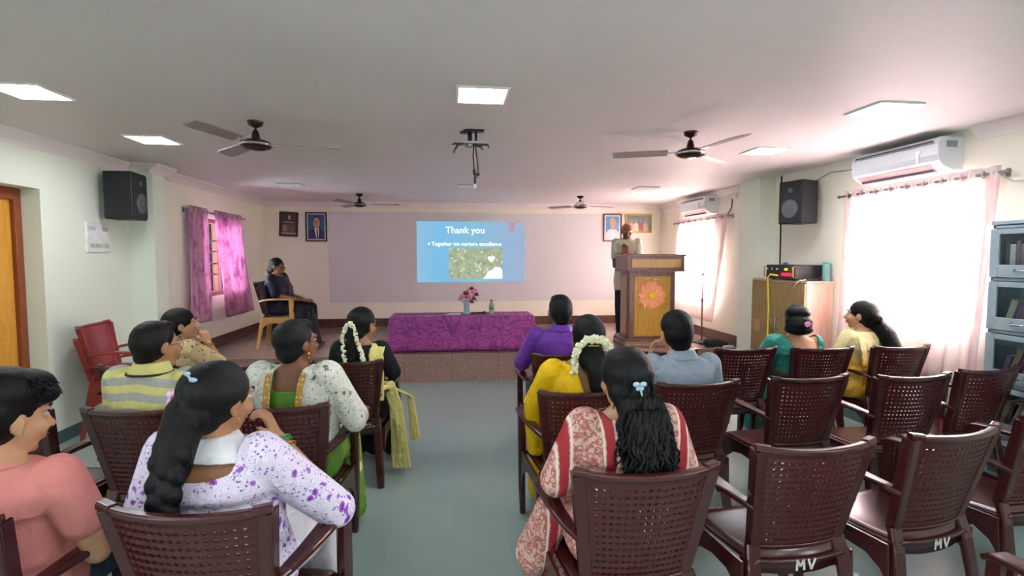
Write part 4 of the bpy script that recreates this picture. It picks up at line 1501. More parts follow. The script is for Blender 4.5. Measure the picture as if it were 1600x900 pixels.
for i, c in enumerate(LET):
    me = None
    if i == 0:
        m = MB()
        for a_, b_ in (((-0.040, 0), (-0.038, 0.042)), ((-0.038, 0.042), (-0.024, 0.016)), ((-0.024, 0.016), (-0.010, 0.042)), ((-0.010, 0.042), (-0.007, 0)), ((0.010, 0.042), (0.024, 0.0)), ((0.024, 0.0), (0.040, 0.042))):
            m.sweep([(a_[0], 0, a_[1]), (b_[0], 0, b_[1])], [(0.002, 0.009)] * 2, (0, 1, 0))
        tx = m.build('painted_letters', M_letter, c, loc=(0, 0.017, 0.385))
        letme = tx.data
    else:
        tx = link('painted_letters', letme, c, (0, 0.017, 0.385))
    tx['label'] = 'white painted letters MV'

# two stacked chairs against the left wall, facing the room
M_mar_, M_marp_ = M_mar, M_marp
st1 = make_chair(False, (M_redp, M_redp))
tag(st1, 'faded red armchair against the left wall, lower one of a stack of two', 'chair', 'red armchairs stacked at the left wall')
st1.location, st1.rotation_euler = (-3.20, 4.98, 0), (0, 0, math.radians(-84))
copy_tree(st1, None, 'faded red armchair against the left wall, upper one of a stack of two', (-3.18, 4.98, 0.105), math.radians(-84))

# two-tone chair on the stage
sc_ = make_chair(False, (M_tanp, M_mar))
for o_ in sc_.children:
    if o_.name.startswith(('back_frame', 'rear_apron')):
        o_.data.materials[0] = M_mar
tag(sc_, 'tan armchair with maroon backrest on the stage holding the woman in the black saree', 'chair')
sc_.location, sc_.rotation_euler = (-2.63, 7.47, ZS), (0, 0, math.radians(-86))

# ------------------------------------------------------------------ people


def skin_mat(name, hexc):
    t = NT(name)
    c = lin(hexc)
    n = t.noise(t.obj(), 9, 5)
    col = t.ramp(n, [(0.3, tuple(x * 0.86 for x in c[:3]) + (1,)), (0.7, c)])
    return t.bsdf(col, 0.45, 0, t.bump(t.noise(t.obj(), 220, 2), 0.05, 0.002), 0.35, **{'Subsurface Weight': 0.06, 'Subsurface Radius': (0.02, 0.008, 0.004)})


def hair_mat(name, hexc, sc=(60, 60, 6), rough=0.46):
    t = NT(name)
    c = lin(hexc)
    n = t.noise(t.obj(scale=sc), 2.2, 4, 0.6)
    col = t.ramp(n, [(0.3, tuple(x * 0.5 for x in c[:3]) + (1,)), (0.75, tuple(min(1, x * 1.7) for x in c[:3]) + (1,))])
    return t.bsdf(col, rough, 0, t.bump(n, 0.7, 0.006), 0.22)


M_sk_med = skin_mat('skin_medium_brown', 'A97A5A')
M_sk_dark = skin_mat('skin_dark_brown', '855A42')
M_sk_lite = skin_mat('skin_light_brown', 'C09270')
M_hair = hair_mat('black_hair', '0B0B0E')
M_hairg = hair_mat('black_grey_hair', '15161A', (50, 50, 20), 0.5)
M_hairb = hair_mat('dark_brown_hair', '15100F')
M_sclera = plain('eye_white', 'B8ADA4', 0.3)
M_iris = plain('dark_iris', '1A100C', 0.1)
M_lip = plain('lips_brown', '8A4A44', 0.4)
M_gold = plain('gold', 'D8A94A', 0.25, 0.9)


class Person:
    """local frame: +y ahead, +x to the person's right hand side, origin on the ground under the pelvis"""

    def __init__(s, label, x, y, z, deg, top, skin, sh=0.175, torso=1.0, head=(0, 0, 0), headoff=(0, 0, 0), standing=False, lean=(0, 0), hs=1.0, voxel=0.008, seat_z=0.435, legs=None):
        s.t = thing('person', label, 'person', (x, y, z), math.radians(deg))
        s.x, s.y, s.z, s.a = x, y, z, math.radians(deg)
        s.top, s.skin, s.sh, s.w, s.hs, s.vx = top, skin, sh, torso, hs, voxel
        s.standing, s.lean = standing, lean
        s.hc = Vector((lean[0] * 1.0 + headoff[0], lean[1] + 0.01 + headoff[1], top - 0.120 * hs + headoff[2]))
        s.zs = top - 0.285 * hs            # shoulder joint height
        yaw, pitch, roll = [math.radians(q) for q in head]
        pv = s.hc + Vector((0, -0.025, -0.085)) * hs
        s.H = Matrix.Translation(pv) @ Matrix.Rotation(yaw, 4, 'Z') @ Matrix.Rotation(pitch, 4, 'X') @ Matrix.Rotation(roll, 4, 'Y') @ Matrix.Translation(s.hc - pv) @ Matrix.Scale(hs, 4)
        s.pz = 0.90 if standing else seat_z + 0.10
        s.py = 0 if standing else 0.06
        s.arms = {}
        s.default_arms()
        if standing:
            s.leg = {k: [Vector((k * 0.09, 0, 0.90)), Vector((k * 0.10, 0.02, 0.49)), Vector((k * 0.10, -0.01, 0.09)), Vector((k * 0.12, 0.13, 0.035))] for k in (-1, 1)}
        else:
            s.leg = {k: [Vector((k * 0.09, 0.06, s.pz)), Vector((k * 0.115, 0.40, s.pz - 0.01)), Vector((k * 0.12, 0.38, 0.085)), Vector((k * 0.135, 0.53, 0.035))] for k in (-1, 1)}

    def loc(s, wx, wy, wz):
        v = Matrix.Rotation(-s.a, 4, 'Z') @ Vector((wx - s.x, wy - s.y, 0))
        return Vector((v.x, v.y, wz - s.z))

    def shoulder(s, k):
        return Vector((k * s.sh + s.lean[0] * 0.9, s.lean[1] * 0.9 - 0.01, s.zs))

    def default_arms(s):
        for k in (-1, 1):
            sh = s.shoulder(k)
            s.arms[k] = [sh, Vector((k * (s.sh + 0.055), 0.06, s.zs - 0.26)), Vector((k * 0.10, 0.25, s.pz + 0.125)), Vector((-k * 0.2, 1, -0.25)), 0.5]

    def arm(s, k, elbow, wrist, hdir=(0, 1, 0), curl=0.5):
        s.arms[k] = [s.shoulder(k), Vector(elbow), Vector(wrist), Vector(hdir), curl]

    def hand(s, m, k, wrist, d, curl, up=Vector((0, 0, 1))):
        d = d.normalized()
        sd = d.cross(up)
        sd = sd.normalized() if sd.length > 0.1 else Vector((1, 0, 0))
        nn = sd.cross(d).normalized()
        palm = wrist + d * 0.05
        for q in (-0.022, 0.0, 0.022):
            m.cap(wrist + d * 0.012 + sd * q * 0.6, wrist + d * 0.082 + sd * q, 0.016, 0.0135, n=10)
        for i, (off_, L) in enumerate(((-0.030, 0.060), (-0.010, 0.072), (0.010, 0.074), (0.030, 0.066))):
            L2 = L * (0.92 if (i == 0) == (k > 0) else 1)
            p = wrist + d * 0.085 + sd * off_
            ang = 0.0
            for seg, fr in enumerate((0.45, 0.32, 0.25)):
                ang += curl * (0.35, 0.75, 0.6)[seg]
                q = p + (d * math.cos(ang) - nn * math.sin(ang)) * L2 * fr
                m.cap(p, q, 0.0092 - seg * 0.0006, 0.0086 - seg * 0.0006, n=8)
                p = q
        ts = -k
        p0 = wrist + d * 0.025 + sd * ts * 0.022
        p1 = p0 + (d * 0.6 + sd * ts * 0.75 - nn * 0.2 * curl).normalized() * 0.038
        p2 = p1 + (d * 0.95 + sd * ts * 0.2 - nn * 0.5 * curl).normalized() * 0.030
        m.cap(p0, p1, 0.0135, 0.0105, n=8)
        m.cap(p1, p2, 0.0105, 0.0088, n=8)

    def torso(s, m, d=0.0, zmin=None, zmax=None, T=None):
        w = s.w
        lx, ly = s.lean
        pz, zs = s.pz, s.zs
        H = zs - pz
        rows = [(-0.09, 0.150, 0.110, 0.0), (-0.04, 0.175, 0.128, 0.0), (0.05, 0.168, 0.122, 0.05), (0.16, 0.150, 0.112, 0.2), (0.30, 0.155, 0.112, 0.5), (H - 0.10, 0.172, 0.112, 0.8), (H - 0.03, s.sh + 0.012, 0.095, 0.9), (H + 0.022, s.sh - 0.025, 0.072, 0.95), (H + 0.05, 0.085, 0.058, 1.0), (H + 0.068, 0.060, 0.052, 1.0)]
        rings = []
        for dz, rx, ry, l in rows:
            z = pz + dz
            if zmin is not None and z < zmin:
                continue
            if zmax is not None and z > zmax:
                continue
            ww = w if dz < H - 0.05 else 1.0
            rings.append((lx * l, ly * l - 0.012 * (dz > 0.1) + (0 if s.standing else 0.06 * (1 - l)), z, rx * ww + d, ry * (0.5 + 0.5 * w) * (w if dz < 0.35 else 1) + d))
        m.loft(rings, T, 28, 2.25)
        return m

    def body(s):
        m = MB()
        s.torso(m)
        n0 = Vector((s.lean[0], s.lean[1] - 0.015, s.zs + 0.02))
        n1 = s.H @ Vector((0, -0.022, -0.075))
        m.cap(n0, n1, 0.058 * s.hs, 0.050 * s.hs)
        H = s.H
        m.ell((0, -0.014, 0.025), (0.073, 0.092, 0.088), H, 24)
        m.ell((0, 0.018, -0.025), (0.060, 0.072, 0.080), H, 20)
        m.ell((0, 0.034, -0.070), (0.045, 0.046, 0.038), H)
        m.ell((0, 0.066, -0.090), (0.018, 0.017, 0.016), H)
        m.chain([(0, 0.086, 0.014), (0, 0.100, -0.012), (0, 0.110, -0.028)], [0.0075, 0.0095, 0.0125], H, 12)
        for k in (-1, 1):
            m.ell((k * 0.010, 0.098, -0.032), (0.008, 0.010, 0.007), H, 8)
            m.ell((k * 0.035, 0.062, -0.028), (0.025, 0.024, 0.024), H)
            m.ell((k * 0.030, 0.074, 0.027), (0.026, 0.012, 0.009), H)
            m.ell((k * 0.0765, -0.008, -0.008), (0.008, 0.021, 0.032), H, 12)
            m.ell((k * 0.076, -0.002, -0.034), (0.008, 0.011, 0.012), H, 8)
        m.ell((0, 0.086, -0.054), (0.024, 0.012, 0.009), H)
        m.ell((0, 0.083, -0.064), (0.020, 0.012, 0.008), H)
        for k in (-1, 1):
            sh, el, wr, hd, cu = s.arms[k]
            m.cap(sh - Vector((k * 0.02, 0, 0)), sh * 0.5 + el * 0.5, 0.052 * s.w ** 0.5, 0.045 * s.w ** 0.5)
            m.cap(sh * 0.5 + el * 0.5, el, 0.045 * s.w ** 0.5, 0.037 * s.w ** 0.5)
            mid = el * 0.6 + wr * 0.4
            m.cap(el, mid, 0.037, 0.036)
            m.cap(mid, wr, 0.036, 0.025)
            s.hand(m, k, wr, hd, cu)
            a, b, c, f = s.leg[k]
            m.cap(a, b, 0.080, 0.056)
            m.cap(b, b * 0.65 + c * 0.35, 0.055, 0.052)
            m.cap(b * 0.65 + c * 0.35, c, 0.052, 0.034)
            m.cap(c + Vector((0, -0.02, -0.04)), f + Vector((0, -0.02, 0)), 0.034, 0.030)
            m.cap(f + Vector((0, -0.02, 0)), f + Vector((0, 0.05, -0.005)), 0.030, 0.022)
        s.b = organic('body', m, s.vx, s.skin, s.t, 3)
        # eyes, brows and lips
        for k in (-1, 1):
            e = MB().mat(0).ell((k * 0.030, 0.0755, 0.008), (0.0115, 0.0095, 0.0062), H, 12).mat(1).ell((k * 0.0305, 0.0808, 0.008), (0.0056, 0.0055, 0.0056), H, 8)
            e.build('eye', [M_sclera, M_iris], s.t, smooth=True)
            MB().chain([H @ Vector((k * 0.012, 0.090, 0.030)), H @ Vector((k * 0.030, 0.090, 0.036)), H @ Vector((k * 0.050, 0.076, 0.030))], [0.0028, 0.0034, 0.002], None, 6).build('eyebrow', M_hair, s.t, smooth=True)
        MB().ell((0, 0.0945, -0.0535), (0.020, 0.006, 0.0045), H, 12).ell((0, 0.092, -0.063), (0.018, 0.006, 0.005), H, 12).build('lips', M_lip, s.t, smooth=True)
        return s.b

    def top_garment(s, name, mat, d=0.014, sleeve=0.45, zmin=None, keep=None, thick=0.0, extra=None, voxel=None, smooth=4, long=0.0, belly=None):
        m = MB()
        s.torso(m, d, zmin, s.zs + 0.055)
        for k in (-1, 1):
            sh, el, wr, hd, cu = s.arms[k]
            ra = 0.052 * s.w ** 0.5 + d
            if sleeve > 0:
                f = min(1.0, sleeve)
                e = sh.lerp(el, f)
                m.cap(sh - Vector((k * 0.02, 0, 0)), e, ra, ra * (1 - 0.16 * f))
            if long > 0:
                e = el.lerp(wr, min(1, long) * 0.93)
                m.cap(el, e, ra * 0.84, ra * 0.66)
        if extra:
            extra(m)
        o = organic(name, m, voxel or s.vx, mat, s.t, smooth, keep, thick)
        return o

    def trousers(s, mat, name='trousers'):
        m = MB()
        m.loft([(0, s.py, s.pz - 0.10, 0.155, 0.12), (0, s.py, s.pz - 0.03, 0.185, 0.142), (0, s.py, s.pz + 0.08, 0.172, 0.13)], None, 24)
        for k in (-1, 1):
            a, b, c, f = s.leg[k]
            m.cap(a, b, 0.092, 0.072)
            m.cap(b, c, 0.070, 0.055)
        return organic(name, m, 0.011, mat, s.t, 3)

    def shoes(s, mat):
        for k in (-1, 1):
            a, b, c, f = s.leg[k]
            m = MB()
            m.cap(c + Vector((0, -0.03, -0.045)), f + Vector((0, -0.02, 0.0)), 0.042, 0.038)
            m.cap(f + Vector((0, -0.02, 0)), f + Vector((0, 0.055, -0.004)), 0.038, 0.030)
            organic('shoe', m, 0.009, mat, s.t, 2)

    def skirt(s, mat, name='skirt', zend=0.05, w=0.0, extra=None):
        m = MB()
        m.loft([(0, s.py, s.pz - 0.10, 0.165, 0.13), (0, s.py, s.pz - 0.03, 0.195, 0.150), (0, s.py, s.pz + 0.08, 0.178, 0.135), (0, s.py - 0.01, s.pz + 0.15, 0.165, 0.125)], None, 24)
        ky = s.leg[1][1].y
        for k in (-1, 0, 1):
            a = s.leg[1][0].copy()
            b = s.leg[1][1].copy()
            a.x, b.x = k * 0.09, k * (0.115 + w)
            m.cap(a, b, 0.100, 0.085)
            c = Vector((k * (0.14 + w), ky - 0.02, zend + 0.06))
            m.cap(b, c, 0.085, 0.095 + w * 0.3)
        if extra:
            extra(m)
        return organic(name, m, 0.012, mat, s.t, 5)

    def hair(s, mat, parts, name='hair', voxel=None, smooth=2):
        m = MB()
        for p in parts:
            if p[0] == 'e':
                m.ell(p[1], p[2], s.H, 20)
            elif p[0] == 'c':
                m.chain([s.H @ Vector(q) for q in p[1]], p[2], None, 14)
            elif p[0] == 'w':      # local-frame chain (not turned with the head)
                m.chain([Vector(q) for q in p[1]], p[2], None, 14)
        return organic(name, m, voxel or s.vx, mat, s.t, smooth)

    def earring(s, k, mat=None, r=0.006, drop=0.012):
        MB().ell((k * 0.083, 0.0, -0.046), r, s.H, 10).ell((k * 0.084, 0.0, -0.046 - drop), r * 0.8, s.H, 10).build('earring', mat or M_gold, s.t, smooth=True)

    def bangle(s, k, f, mat, r=0.032, n=1):
        sh, el, wr, hd, cu = s.arms[k]
        d = (wr - el).normalized()
        for i in range(n):
            p = el.lerp(wr, f) + d * i * 0.012
            R = d.to_track_quat('Z', 'Y').to_matrix()
            pts = [p + R @ Vector((r * math.cos(q * PI / 9), r * math.sin(q * PI / 9), 0)) for q in range(19)]
            MB().tube(pts, 0.0035, 6).build('bangle', mat, s.t, smooth=True)

    def glasses(s, mat):
        m = MB()
        for k in (-1, 1):
            m.tube([s.H @ Vector((k * 0.032 + 0.022 * math.cos(q * PI / 8), 0.096 - abs(k * 0.032 + 0.022 * math.cos(q * PI / 8)) * 0.12, 0.004 + 0.017 * math.sin(q * PI / 8))) for q in range(17)], 0.0016, 5)
            m.tube([s.H @ Vector((k * 0.054, 0.088, 0.008)), s.H @ Vector((k * 0.078, 0.04, 0.008)), s.H @ Vector((k * 0.080, -0.015, 0.004))], 0.0016, 5)
        m.tube([s.H @ Vector((-0.010, 0.096, 0.008)), s.H @ Vector((0.010, 0.096, 0.008))], 0.0016, 5)
        m.build('glasses', mat, s.t)


SHORT = [('e', (0, -0.022, 0.036), (0.080, 0.094, 0.086)), ('e', (0, -0.036, 0.0), (0.079, 0.074, 0.080)), ('e', (0, -0.058, -0.048), (0.058, 0.040, 0.045)), ('e', (0, 0.028, 0.088), (0.056, 0.050, 0.030))]
LONGCAP = [('e', (0, -0.018, 0.036), (0.083, 0.097, 0.088)), ('e', (0, -0.030, 0.006), (0.083, 0.078, 0.085)), ('e', (0, -0.055, -0.045), (0.066, 0.050, 0.055))]


def fabric(name, fn, rough=0.75, bump=0.15):
    t = NT(name)
    col = fn(t)
    w_ = t.noise(t.obj(scale=(1.0, 1.0, 0.55), rot=(0.3, 0.2, 0.5)), 8, 2)
    h = t.math('ADD', t.math('MULTIPLY', t.math('ABSOLUTE', t.math('SUBTRACT', w_, 0.5)), -1.6), t.math('MULTIPLY', t.noise(t.obj(), 26, 4), 0.3))
    return t.bsdf(col, rough, 0, t.bump(h, min(1.0, 0.35 + bump), 0.05), 0.25)


def f_plain(h):
    return lambda t: t.mix(t.step(t.noise(t.obj(), 6, 3), 0.3, 0.7), tuple(x * 0.9 for x in lin(h)[:3]) + (1,), lin(h))


def f_stripes(t):
    x = t.xyz(t.obj())
    z = t.math('ADD', x[2], t.math('MULTIPLY', t.math('ABSOLUTE', x[0]), 0.10))
    z = t.math('ADD', z, t.math('MULTIPLY', t.noise(t.obj(), 3, 2), 0.03))
    k = t.math('PINGPONG', z, 0.0365)
    return t.mix(t.step(k, 0.0175, 0.0195), lin('AEB2AC'), lin('DCD68A'))


def flowers(bg, petal, dark, vine, sc=15.0, dens=0.25):
    def fn(t):
        v = t.obj()
        d = t.n('TexNoise', {'Vector': v, 'Scale': 9.0, 'Detail': 2.0}).outputs['Color']
        vd = t.mix(0.06, v, d)
        vo = t.n('TexVoronoi', {'Vector': vd, 'Scale': sc, 'Randomness': 1.0})
        rnd_ = t.xyz(vo.outputs['Color'])
        pn = t.noise(v, sc * 5, 2)
        r = t.math('ADD', vo.outputs['Distance'], t.math('MULTIPLY', pn, 0.25))
        big = t.math('MULTIPLY', t.step(r, dens + 0.20, dens + 0.16), t.step(rnd_[0], 0.45, 0.5))
        core = t.math('MULTIPLY', t.step(r, dens + 0.08, dens + 0.04), t.step(rnd_[0], 0.45, 0.5))
        wv = t.n('TexWave', {'Vector': t.mix(0.3, v, d), 'Scale': sc * 0.42, 'Distortion': 12.0, 'Detail': 1.0, 'Detail Scale': 1.5})
        vi = t.step(t.math('ABSOLUTE', t.math('SUBTRACT', wv.outputs['Fac'], 0.5)), 0.15, 0.08)
        v2 = t.n('TexVoronoi', {'Vector': v, 'Scale': sc * 3.2, 'Randomness': 1.0})
        r2 = t.xyz(v2.outputs['Color'])
        dots = t.math('MULTIPLY', t.step(v2.outputs['Distance'], 0.36, 0.30), t.step(r2[1], 0.66, 0.7))
        c = t.mix(t.math('MULTIPLY', vi, 0.65), lin(bg), lin(vine))
        c = t.mix(dots, c, lin(petal))
        c = t.mix(big, c, lin(petal))
        return t.mix(core, c, lin(dark))
    return fn


def f_dots(bg, dot, sc=26.0, keep_=0.2):
    def fn(t):
        vo = t.n('TexVoronoi', {'Vector': t.obj(scale=(1, 1, 0.8)), 'Scale': sc, 'Randomness': 0.35})
        return t.mix(t.step(vo.outputs['Distance'], keep_ + 0.06, keep_), lin(bg), lin(dot))
    return fn


def f_redwhite(t):
    v = t.obj()
    x = t.xyz(v)
    n = t.noise(v, 60, 3, 0.6)
    vo = t.n('TexVoronoi', {'Vector': v, 'Scale': 34.0})
    ring = t.step(t.math('ABSOLUTE', t.math('SUBTRACT', vo.outputs['Distance'], 0.38)), 0.09, 0.05)
    speck = t.math('MAXIMUM', t.step(n, 0.50, 0.56), ring)
    lace = t.mix(speck, lin('D2AEA2'), lin('B0665E'))
    k = t.math('PINGPONG', t.math('ADD', x[0], 0.02), 0.075)
    band = t.step(k, 0.058, 0.060)
    edge = t.step(t.math('ABSOLUTE', t.math('SUBTRACT', k, 0.052)), 0.005, 0.003)
    return t.mix(band, t.mix(edge, lace, lin('E6D2C6')), lin('A8323A'))


M_pinkshirt = fabric('salmon_pink_shirt', f_plain('D88782'))
M_jeans = fabric('grey_blue_trousers', f_plain('4A5566'))
M_darktr = fabric('dark_trousers', f_plain('26262C'))
M_striped = fabric('yellow_grey_striped_knit', f_stripes)
M_collar = fabric('pale_yellow_collar', f_plain('DAD48A'))
M_navytrim = plain('black_collar_trim', '1E2024', 0.7)
M_lav = fabric('lavender_flowered_cotton', flowers('E4DBEF', '9A62BC', '7A2E9E', '8C82A8', 27.0, 0.26))
M_whitecl = fabric('white_cotton', f_plain('E9E8EE'))
M_greenbl = fabric('green_blouse_silk', f_plain('5A8A2E'), 0.5)
M_whiteshawl = fabric('white_leaf_print_cloth', flowers('E6E8DE', '8F927E', '6C6E58', 'C2C6B4', 24.0, 0.20), 0.7, 0.5)
M_goldborder = fabric('gold_saree_border', f_dots('B98A44', 'E2C27A', 60.0, 0.3), 0.45)
M_greensaree = fabric('green_white_saree_skirt', flowers('6E9A3C', 'D6DEB0', 'E8EAD0', '5A8430', 8.0, 0.22))
M_blackbl = fabric('black_cotton', f_plain('1C1C22'))
M_stole = fabric('pale_yellow_stole', f_plain('E4D888'), 0.7, 0.5)
M_purpleshirt = fabric('purple_shirt', f_plain('6A349A'), 0.5)
M_yellowsaree = fabric('bright_yellow_saree', f_plain('F0C20E'), 0.5, 0.4)
M_greyshirt = fabric('grey_blue_shirt', f_plain('9AA8B6'), 0.6, 0.3)
M_redw = fabric('red_cream_block_print', f_redwhite)
M_teal = fabric('teal_silk_saree', f_plain('2E8A7C'), 0.4, 0.4)
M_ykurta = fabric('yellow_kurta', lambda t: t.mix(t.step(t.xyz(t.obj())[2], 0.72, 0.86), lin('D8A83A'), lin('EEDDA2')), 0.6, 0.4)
M_magbl = fabric('magenta_blouse', f_plain('7A1E78'), 0.5)
M_beige = fabric('beige_dotted_saree', f_dots('D2B98C', '6A4E34', 34.0, 0.22), 0.6, 0.4)
M_blacksaree = fabric('black_saree', f_plain('1A1A20'), 0.5, 0.5)
M_navybl = fabric('navy_blouse', f_plain('1A1C34'), 0.6)
M_cream = fabric('pale_grey_green_shirt', f_plain('C4C6AE'), 0.6, 0.4)
M_jas = plain('jasmine_white', 'E8EAC8', 0.6)
M_sandal = plain('brown_sandal', '4A3224', 0.6)


def garland(p, pts, n, r=0.011, spread=0.012, seed=1, name='jasmine_garland'):
    """string of small white buds along pts (head frame or local vectors)"""
    rnd = random.Random(seed)
    pts = [Vector(q) for q in pts]
    m = MB()
    L = len(pts) - 1
    for i in range(n):
        u = i / (n - 1) * L
        k = min(int(u), L - 1)
        c = pts[k].lerp(pts[k + 1], u - k)
        for q in range(3):
            o_ = Vector((rnd.uniform(-1, 1), rnd.uniform(-1, 1), rnd.uniform(-1, 1))) * spread
            m.ell(c + o_, (r * rnd.uniform(0.6, 1.0), r * rnd.uniform(0.6, 1.0), r * rnd.uniform(0.7, 1.2)), None, 8)
    o = m.build(name, M_jas, p.t, smooth=True)
    o['label'] = 'string of white jasmine buds'
    return o


def braid(p, path, r0, r1, n, mat=M_hair, name='hair_braid', voxel=0.006):
    """three-strand looking braid: alternating lobes along the path"""
    path = [Vector(q) for q in path]
    m = MB()
    L = len(path) - 1
    for i in range(n):
        u = i / (n - 1) * L
        k = min(int(u), L - 1)
        c = path[k].lerp(path[k + 1], u - k)
        d = (path[k + 1] - path[k]).normalized()
        sd = d.cross(Vector((0, 1, 0))).normalized()
        r = r0 + (r1 - r0) * i / (n - 1)
        s_ = 1 if i % 2 else -1
        R = (d * 0.75 + sd * s_ * 0.65).normalized().to_track_quat('Z', 'Y').to_matrix()
        m.ell(c + sd * s_ * r * 0.38, (r * 0.62, r * 0.75, r * 1.05), None, 12, R)
    m.chain(path, [r0 * 0.6] + [r1 * 0.7] * L)
    return organic(name, m, voxel, mat, p.t, 1)


def strands(p, roots, n, length, r, mat, name, seed, wave=0.012, drop=(0, 0, -1), spread=0.05, fan_=0.4, clampz=None):
    """many thin wavy locks"""
    rnd = random.Random(seed)
    m = MB()
    drop = Vector(drop).normalized()
    for i in range(n):
        a, b = rnd.choice(roots)
        q = Vector(a).lerp(Vector(b), rnd.random())
        off_ = Vector((rnd.uniform(-1, 1), rnd.uniform(-0.5, 0.5), rnd.uniform(-0.3, 0.3))) * spread
        L = length * rnd.uniform(0.75, 1.05)
        f1, f2, ph = rnd.uniform(18, 30), rnd.uniform(16, 28), rnd.uniform(0, 6.28)
        pts = []
        for k in range(15):
            u = k / 14
            c = q + off_ * (0.25 + fan_ * u) + drop * L * u
            w_ = wave * (0.3 + u)
            c = c + Vector((math.sin(f1 * u * L * 3 + ph) * w_, math.cos(f2 * u * L * 3 + ph) * w_ * 0.7, 0))
            pts.append(c)
        rs = [r * (1 - 0.65 * (k / 14) ** 2) for k in range(15)]
        m.tube(pts, rs, 5)
    return m.build(name, mat, p.t, smooth=True)


# --- boy in the pink shirt, bottom left
p = Person('boy in a salmon pink shirt looking right, at the bottom left corner', -1.385, 1.72, 0, -2, 1.235, M_sk_lite, 0.19, 0.95, head=(-26, -8, 0), headoff=(-0.01, 0.0, 0), voxel=0.007, hs=1.10)
p.arm(1, p.loc(-1.135, 1.74, 0.655), p.loc(-1.25, 1.96, 0.62), (-0.5, 1, -0.1))
p.body()
p.hair(M_hair, SHORT + [('e', (0, 0.040, 0.092), (0.074, 0.066, 0.048)), ('e', (0.0, -0.02, 0.075), (0.098, 0.108, 0.076)), ('e', (0.0, -0.045, 0.03), (0.092, 0.085, 0.08)), ('e', (0.045, 0.055, 0.072), (0.035, 0.045, 0.035)), ('e', (-0.045, 0.055, 0.072), (0.035, 0.045, 0.035)), ('e', (0, -0.055, 0.01), (0.082, 0.065, 0.07))])
rnd = random.Random(5)
m = MB()
for i in range(90):
    a_ = rnd.uniform(-1.5, 1.5)
    b_ = rnd.uniform(0.2, 1.3)
    c_ = Vector((0.085 * math.sin(a_) * math.cos(b_ * 0.6), 0.09 * math.cos(a_) * math.cos(b_ * 0.6), 0.055 + 0.06 * math.sin(b_)))
    d_ = Vector((math.sin(a_) * 0.5, math.cos(a_) * 0.9, 0.2)).normalized()
    m.tube([p.H @ c_, p.H @ (c_ + d_ * 0.018), p.H @ (c_ + d_ * 0.03 + Vector((0, 0, -0.012)))], [0.006, 0.005, 0.001], 5)
m.build('hair_tufts', M_hair, p.t, smooth=True)
p.top_garment('shirt', M_pinkshirt, 0.020, 0.55)
m = MB()
m.loft([(p.lean[0], p.lean[1] - 0.02, p.zs + 0.035, 0.078, 0.070), (p.lean[0], p.lean[1] - 0.02, p.zs + 0.062, 0.068, 0.062)])
organic('shirt_collar', m, 0.007, M_pinkshirt, p.t, 2)
p.trousers(M_jeans)
p.shoes(M_sandal)

# --- woman in the lavender flowered dress
p = Person('woman in a lavender flowered dress with a long thick braid and hand at her chin', -0.77, 1.75, 0, -14, 1.265, M_sk_med, 0.18, 1.12, head=(-16, -8, 2), headoff=(0.0, -0.01, 0), voxel=0.007, hs=1.06)
p.arm(1, p.loc(-0.40, 1.83, 0.70), p.loc(-0.65, 1.97, 0.93), (-0.40, -0.15, 1), 1.3)
p.arm(-1, p.loc(-1.04, 1.80, 0.70), p.loc(-0.90, 2.02, 0.62), (0.4, 1, -0.1))
p.body()
p.hair(M_hair, LONGCAP + [('e', (0, -0.035, 0.03), (0.092, 0.098, 0.092)), ('e', (0, -0.075, -0.03), (0.068, 0.05, 0.06)), ('w', [p.H @ Vector((-0.02, -0.09, -0.03)), Vector((-0.02, -0.14, 1.04)), Vector((-0.02, -0.16, 0.97))], [0.062, 0.058, 0.050])], smooth=1)
braid(p, [p.H @ Vector((-0.02, -0.10, -0.06)), (-0.020, -0.155, 1.03), (-0.025, -0.185, 0.94), (-0.022, -0.200, 0.86), (-0.018, -0.212, 0.79)], 0.058, 0.038, 13)
strands(p, [((-0.02, -0.21, 0.80), (-0.015, -0.20, 0.82))], 16, 0.07, 0.006, M_hair, 'braid_end', 3, 0.003, spread=0.03)


def ybl(m):
    pass


o = p.top_garment('dress_top', M_lav, 0.020, 0.95, extra=None,
                  keep=lambda c: not (c.y < 0.06 and c.z > p.zs - 0.048 + 1.5 * c.x * c.x and abs(c.x) < 0.13) and not (c.z > p.zs + 0.03 and abs(c.x) < 0.09), thick=0.003)
m = MB()
m.loft([(0.01, -0.036, p.zs + 0.002, 0.150, 0.082), (0.01, -0.036, p.zs + 0.030, 0.128, 0.082), (0.0, -0.022, p.zs + 0.055, 0.095, 0.072), (0.0, -0.012, p.zs + 0.068, 0.078, 0.064)])
o = organic('white_scarf', m, 0.007, M_whitecl, p.t, 3)


def lavskirt(m):
    m.loft([(0, 0.42, 0.10, 0.26, 0.13), (0, 0.40, 0.45, 0.23, 0.12), (0, 0.34, 0.56, 0.19, 0.10)])


p.skirt(M_whitecl, 'white_skirt', 0.10, 0.03, lavskirt)
p.earring(1, None, 0.004)
p.bangle(1, 0.90, plain('green_glass_bangle', '3E9A50', 0.2), 0.034, 2)
p.bangle(1, 0.84, M_gold, 0.034)
m = MB()
fc = p.H @ Vector((-0.078, -0.085, 0.005))
for k in range(5):
    a_ = 2 * PI * k / 5
    m.mat(0).ell(fc + Vector((math.cos(a_) * 0.019, -0.010, math.sin(a_) * 0.019)), (0.013, 0.006, 0.013), None, 10)
m.mat(1).ell(fc + Vector((0, -0.016, 0)), 0.008, None, 10)
o = m.build('flower_hair_clip', [plain('pale_pink_flower', 'EDC6EA', 0.4), plain('magenta_flower', 'B03AA8', 0.4)], p.t, smooth=True)
o['label'] = 'pink flower shaped hair clip'
M_palecl = plain('pale_blue_clip', 'A9C4D6', 0.2, 0.2)
m = MB()
cc = Vector((0.0, -0.13, 0.07))
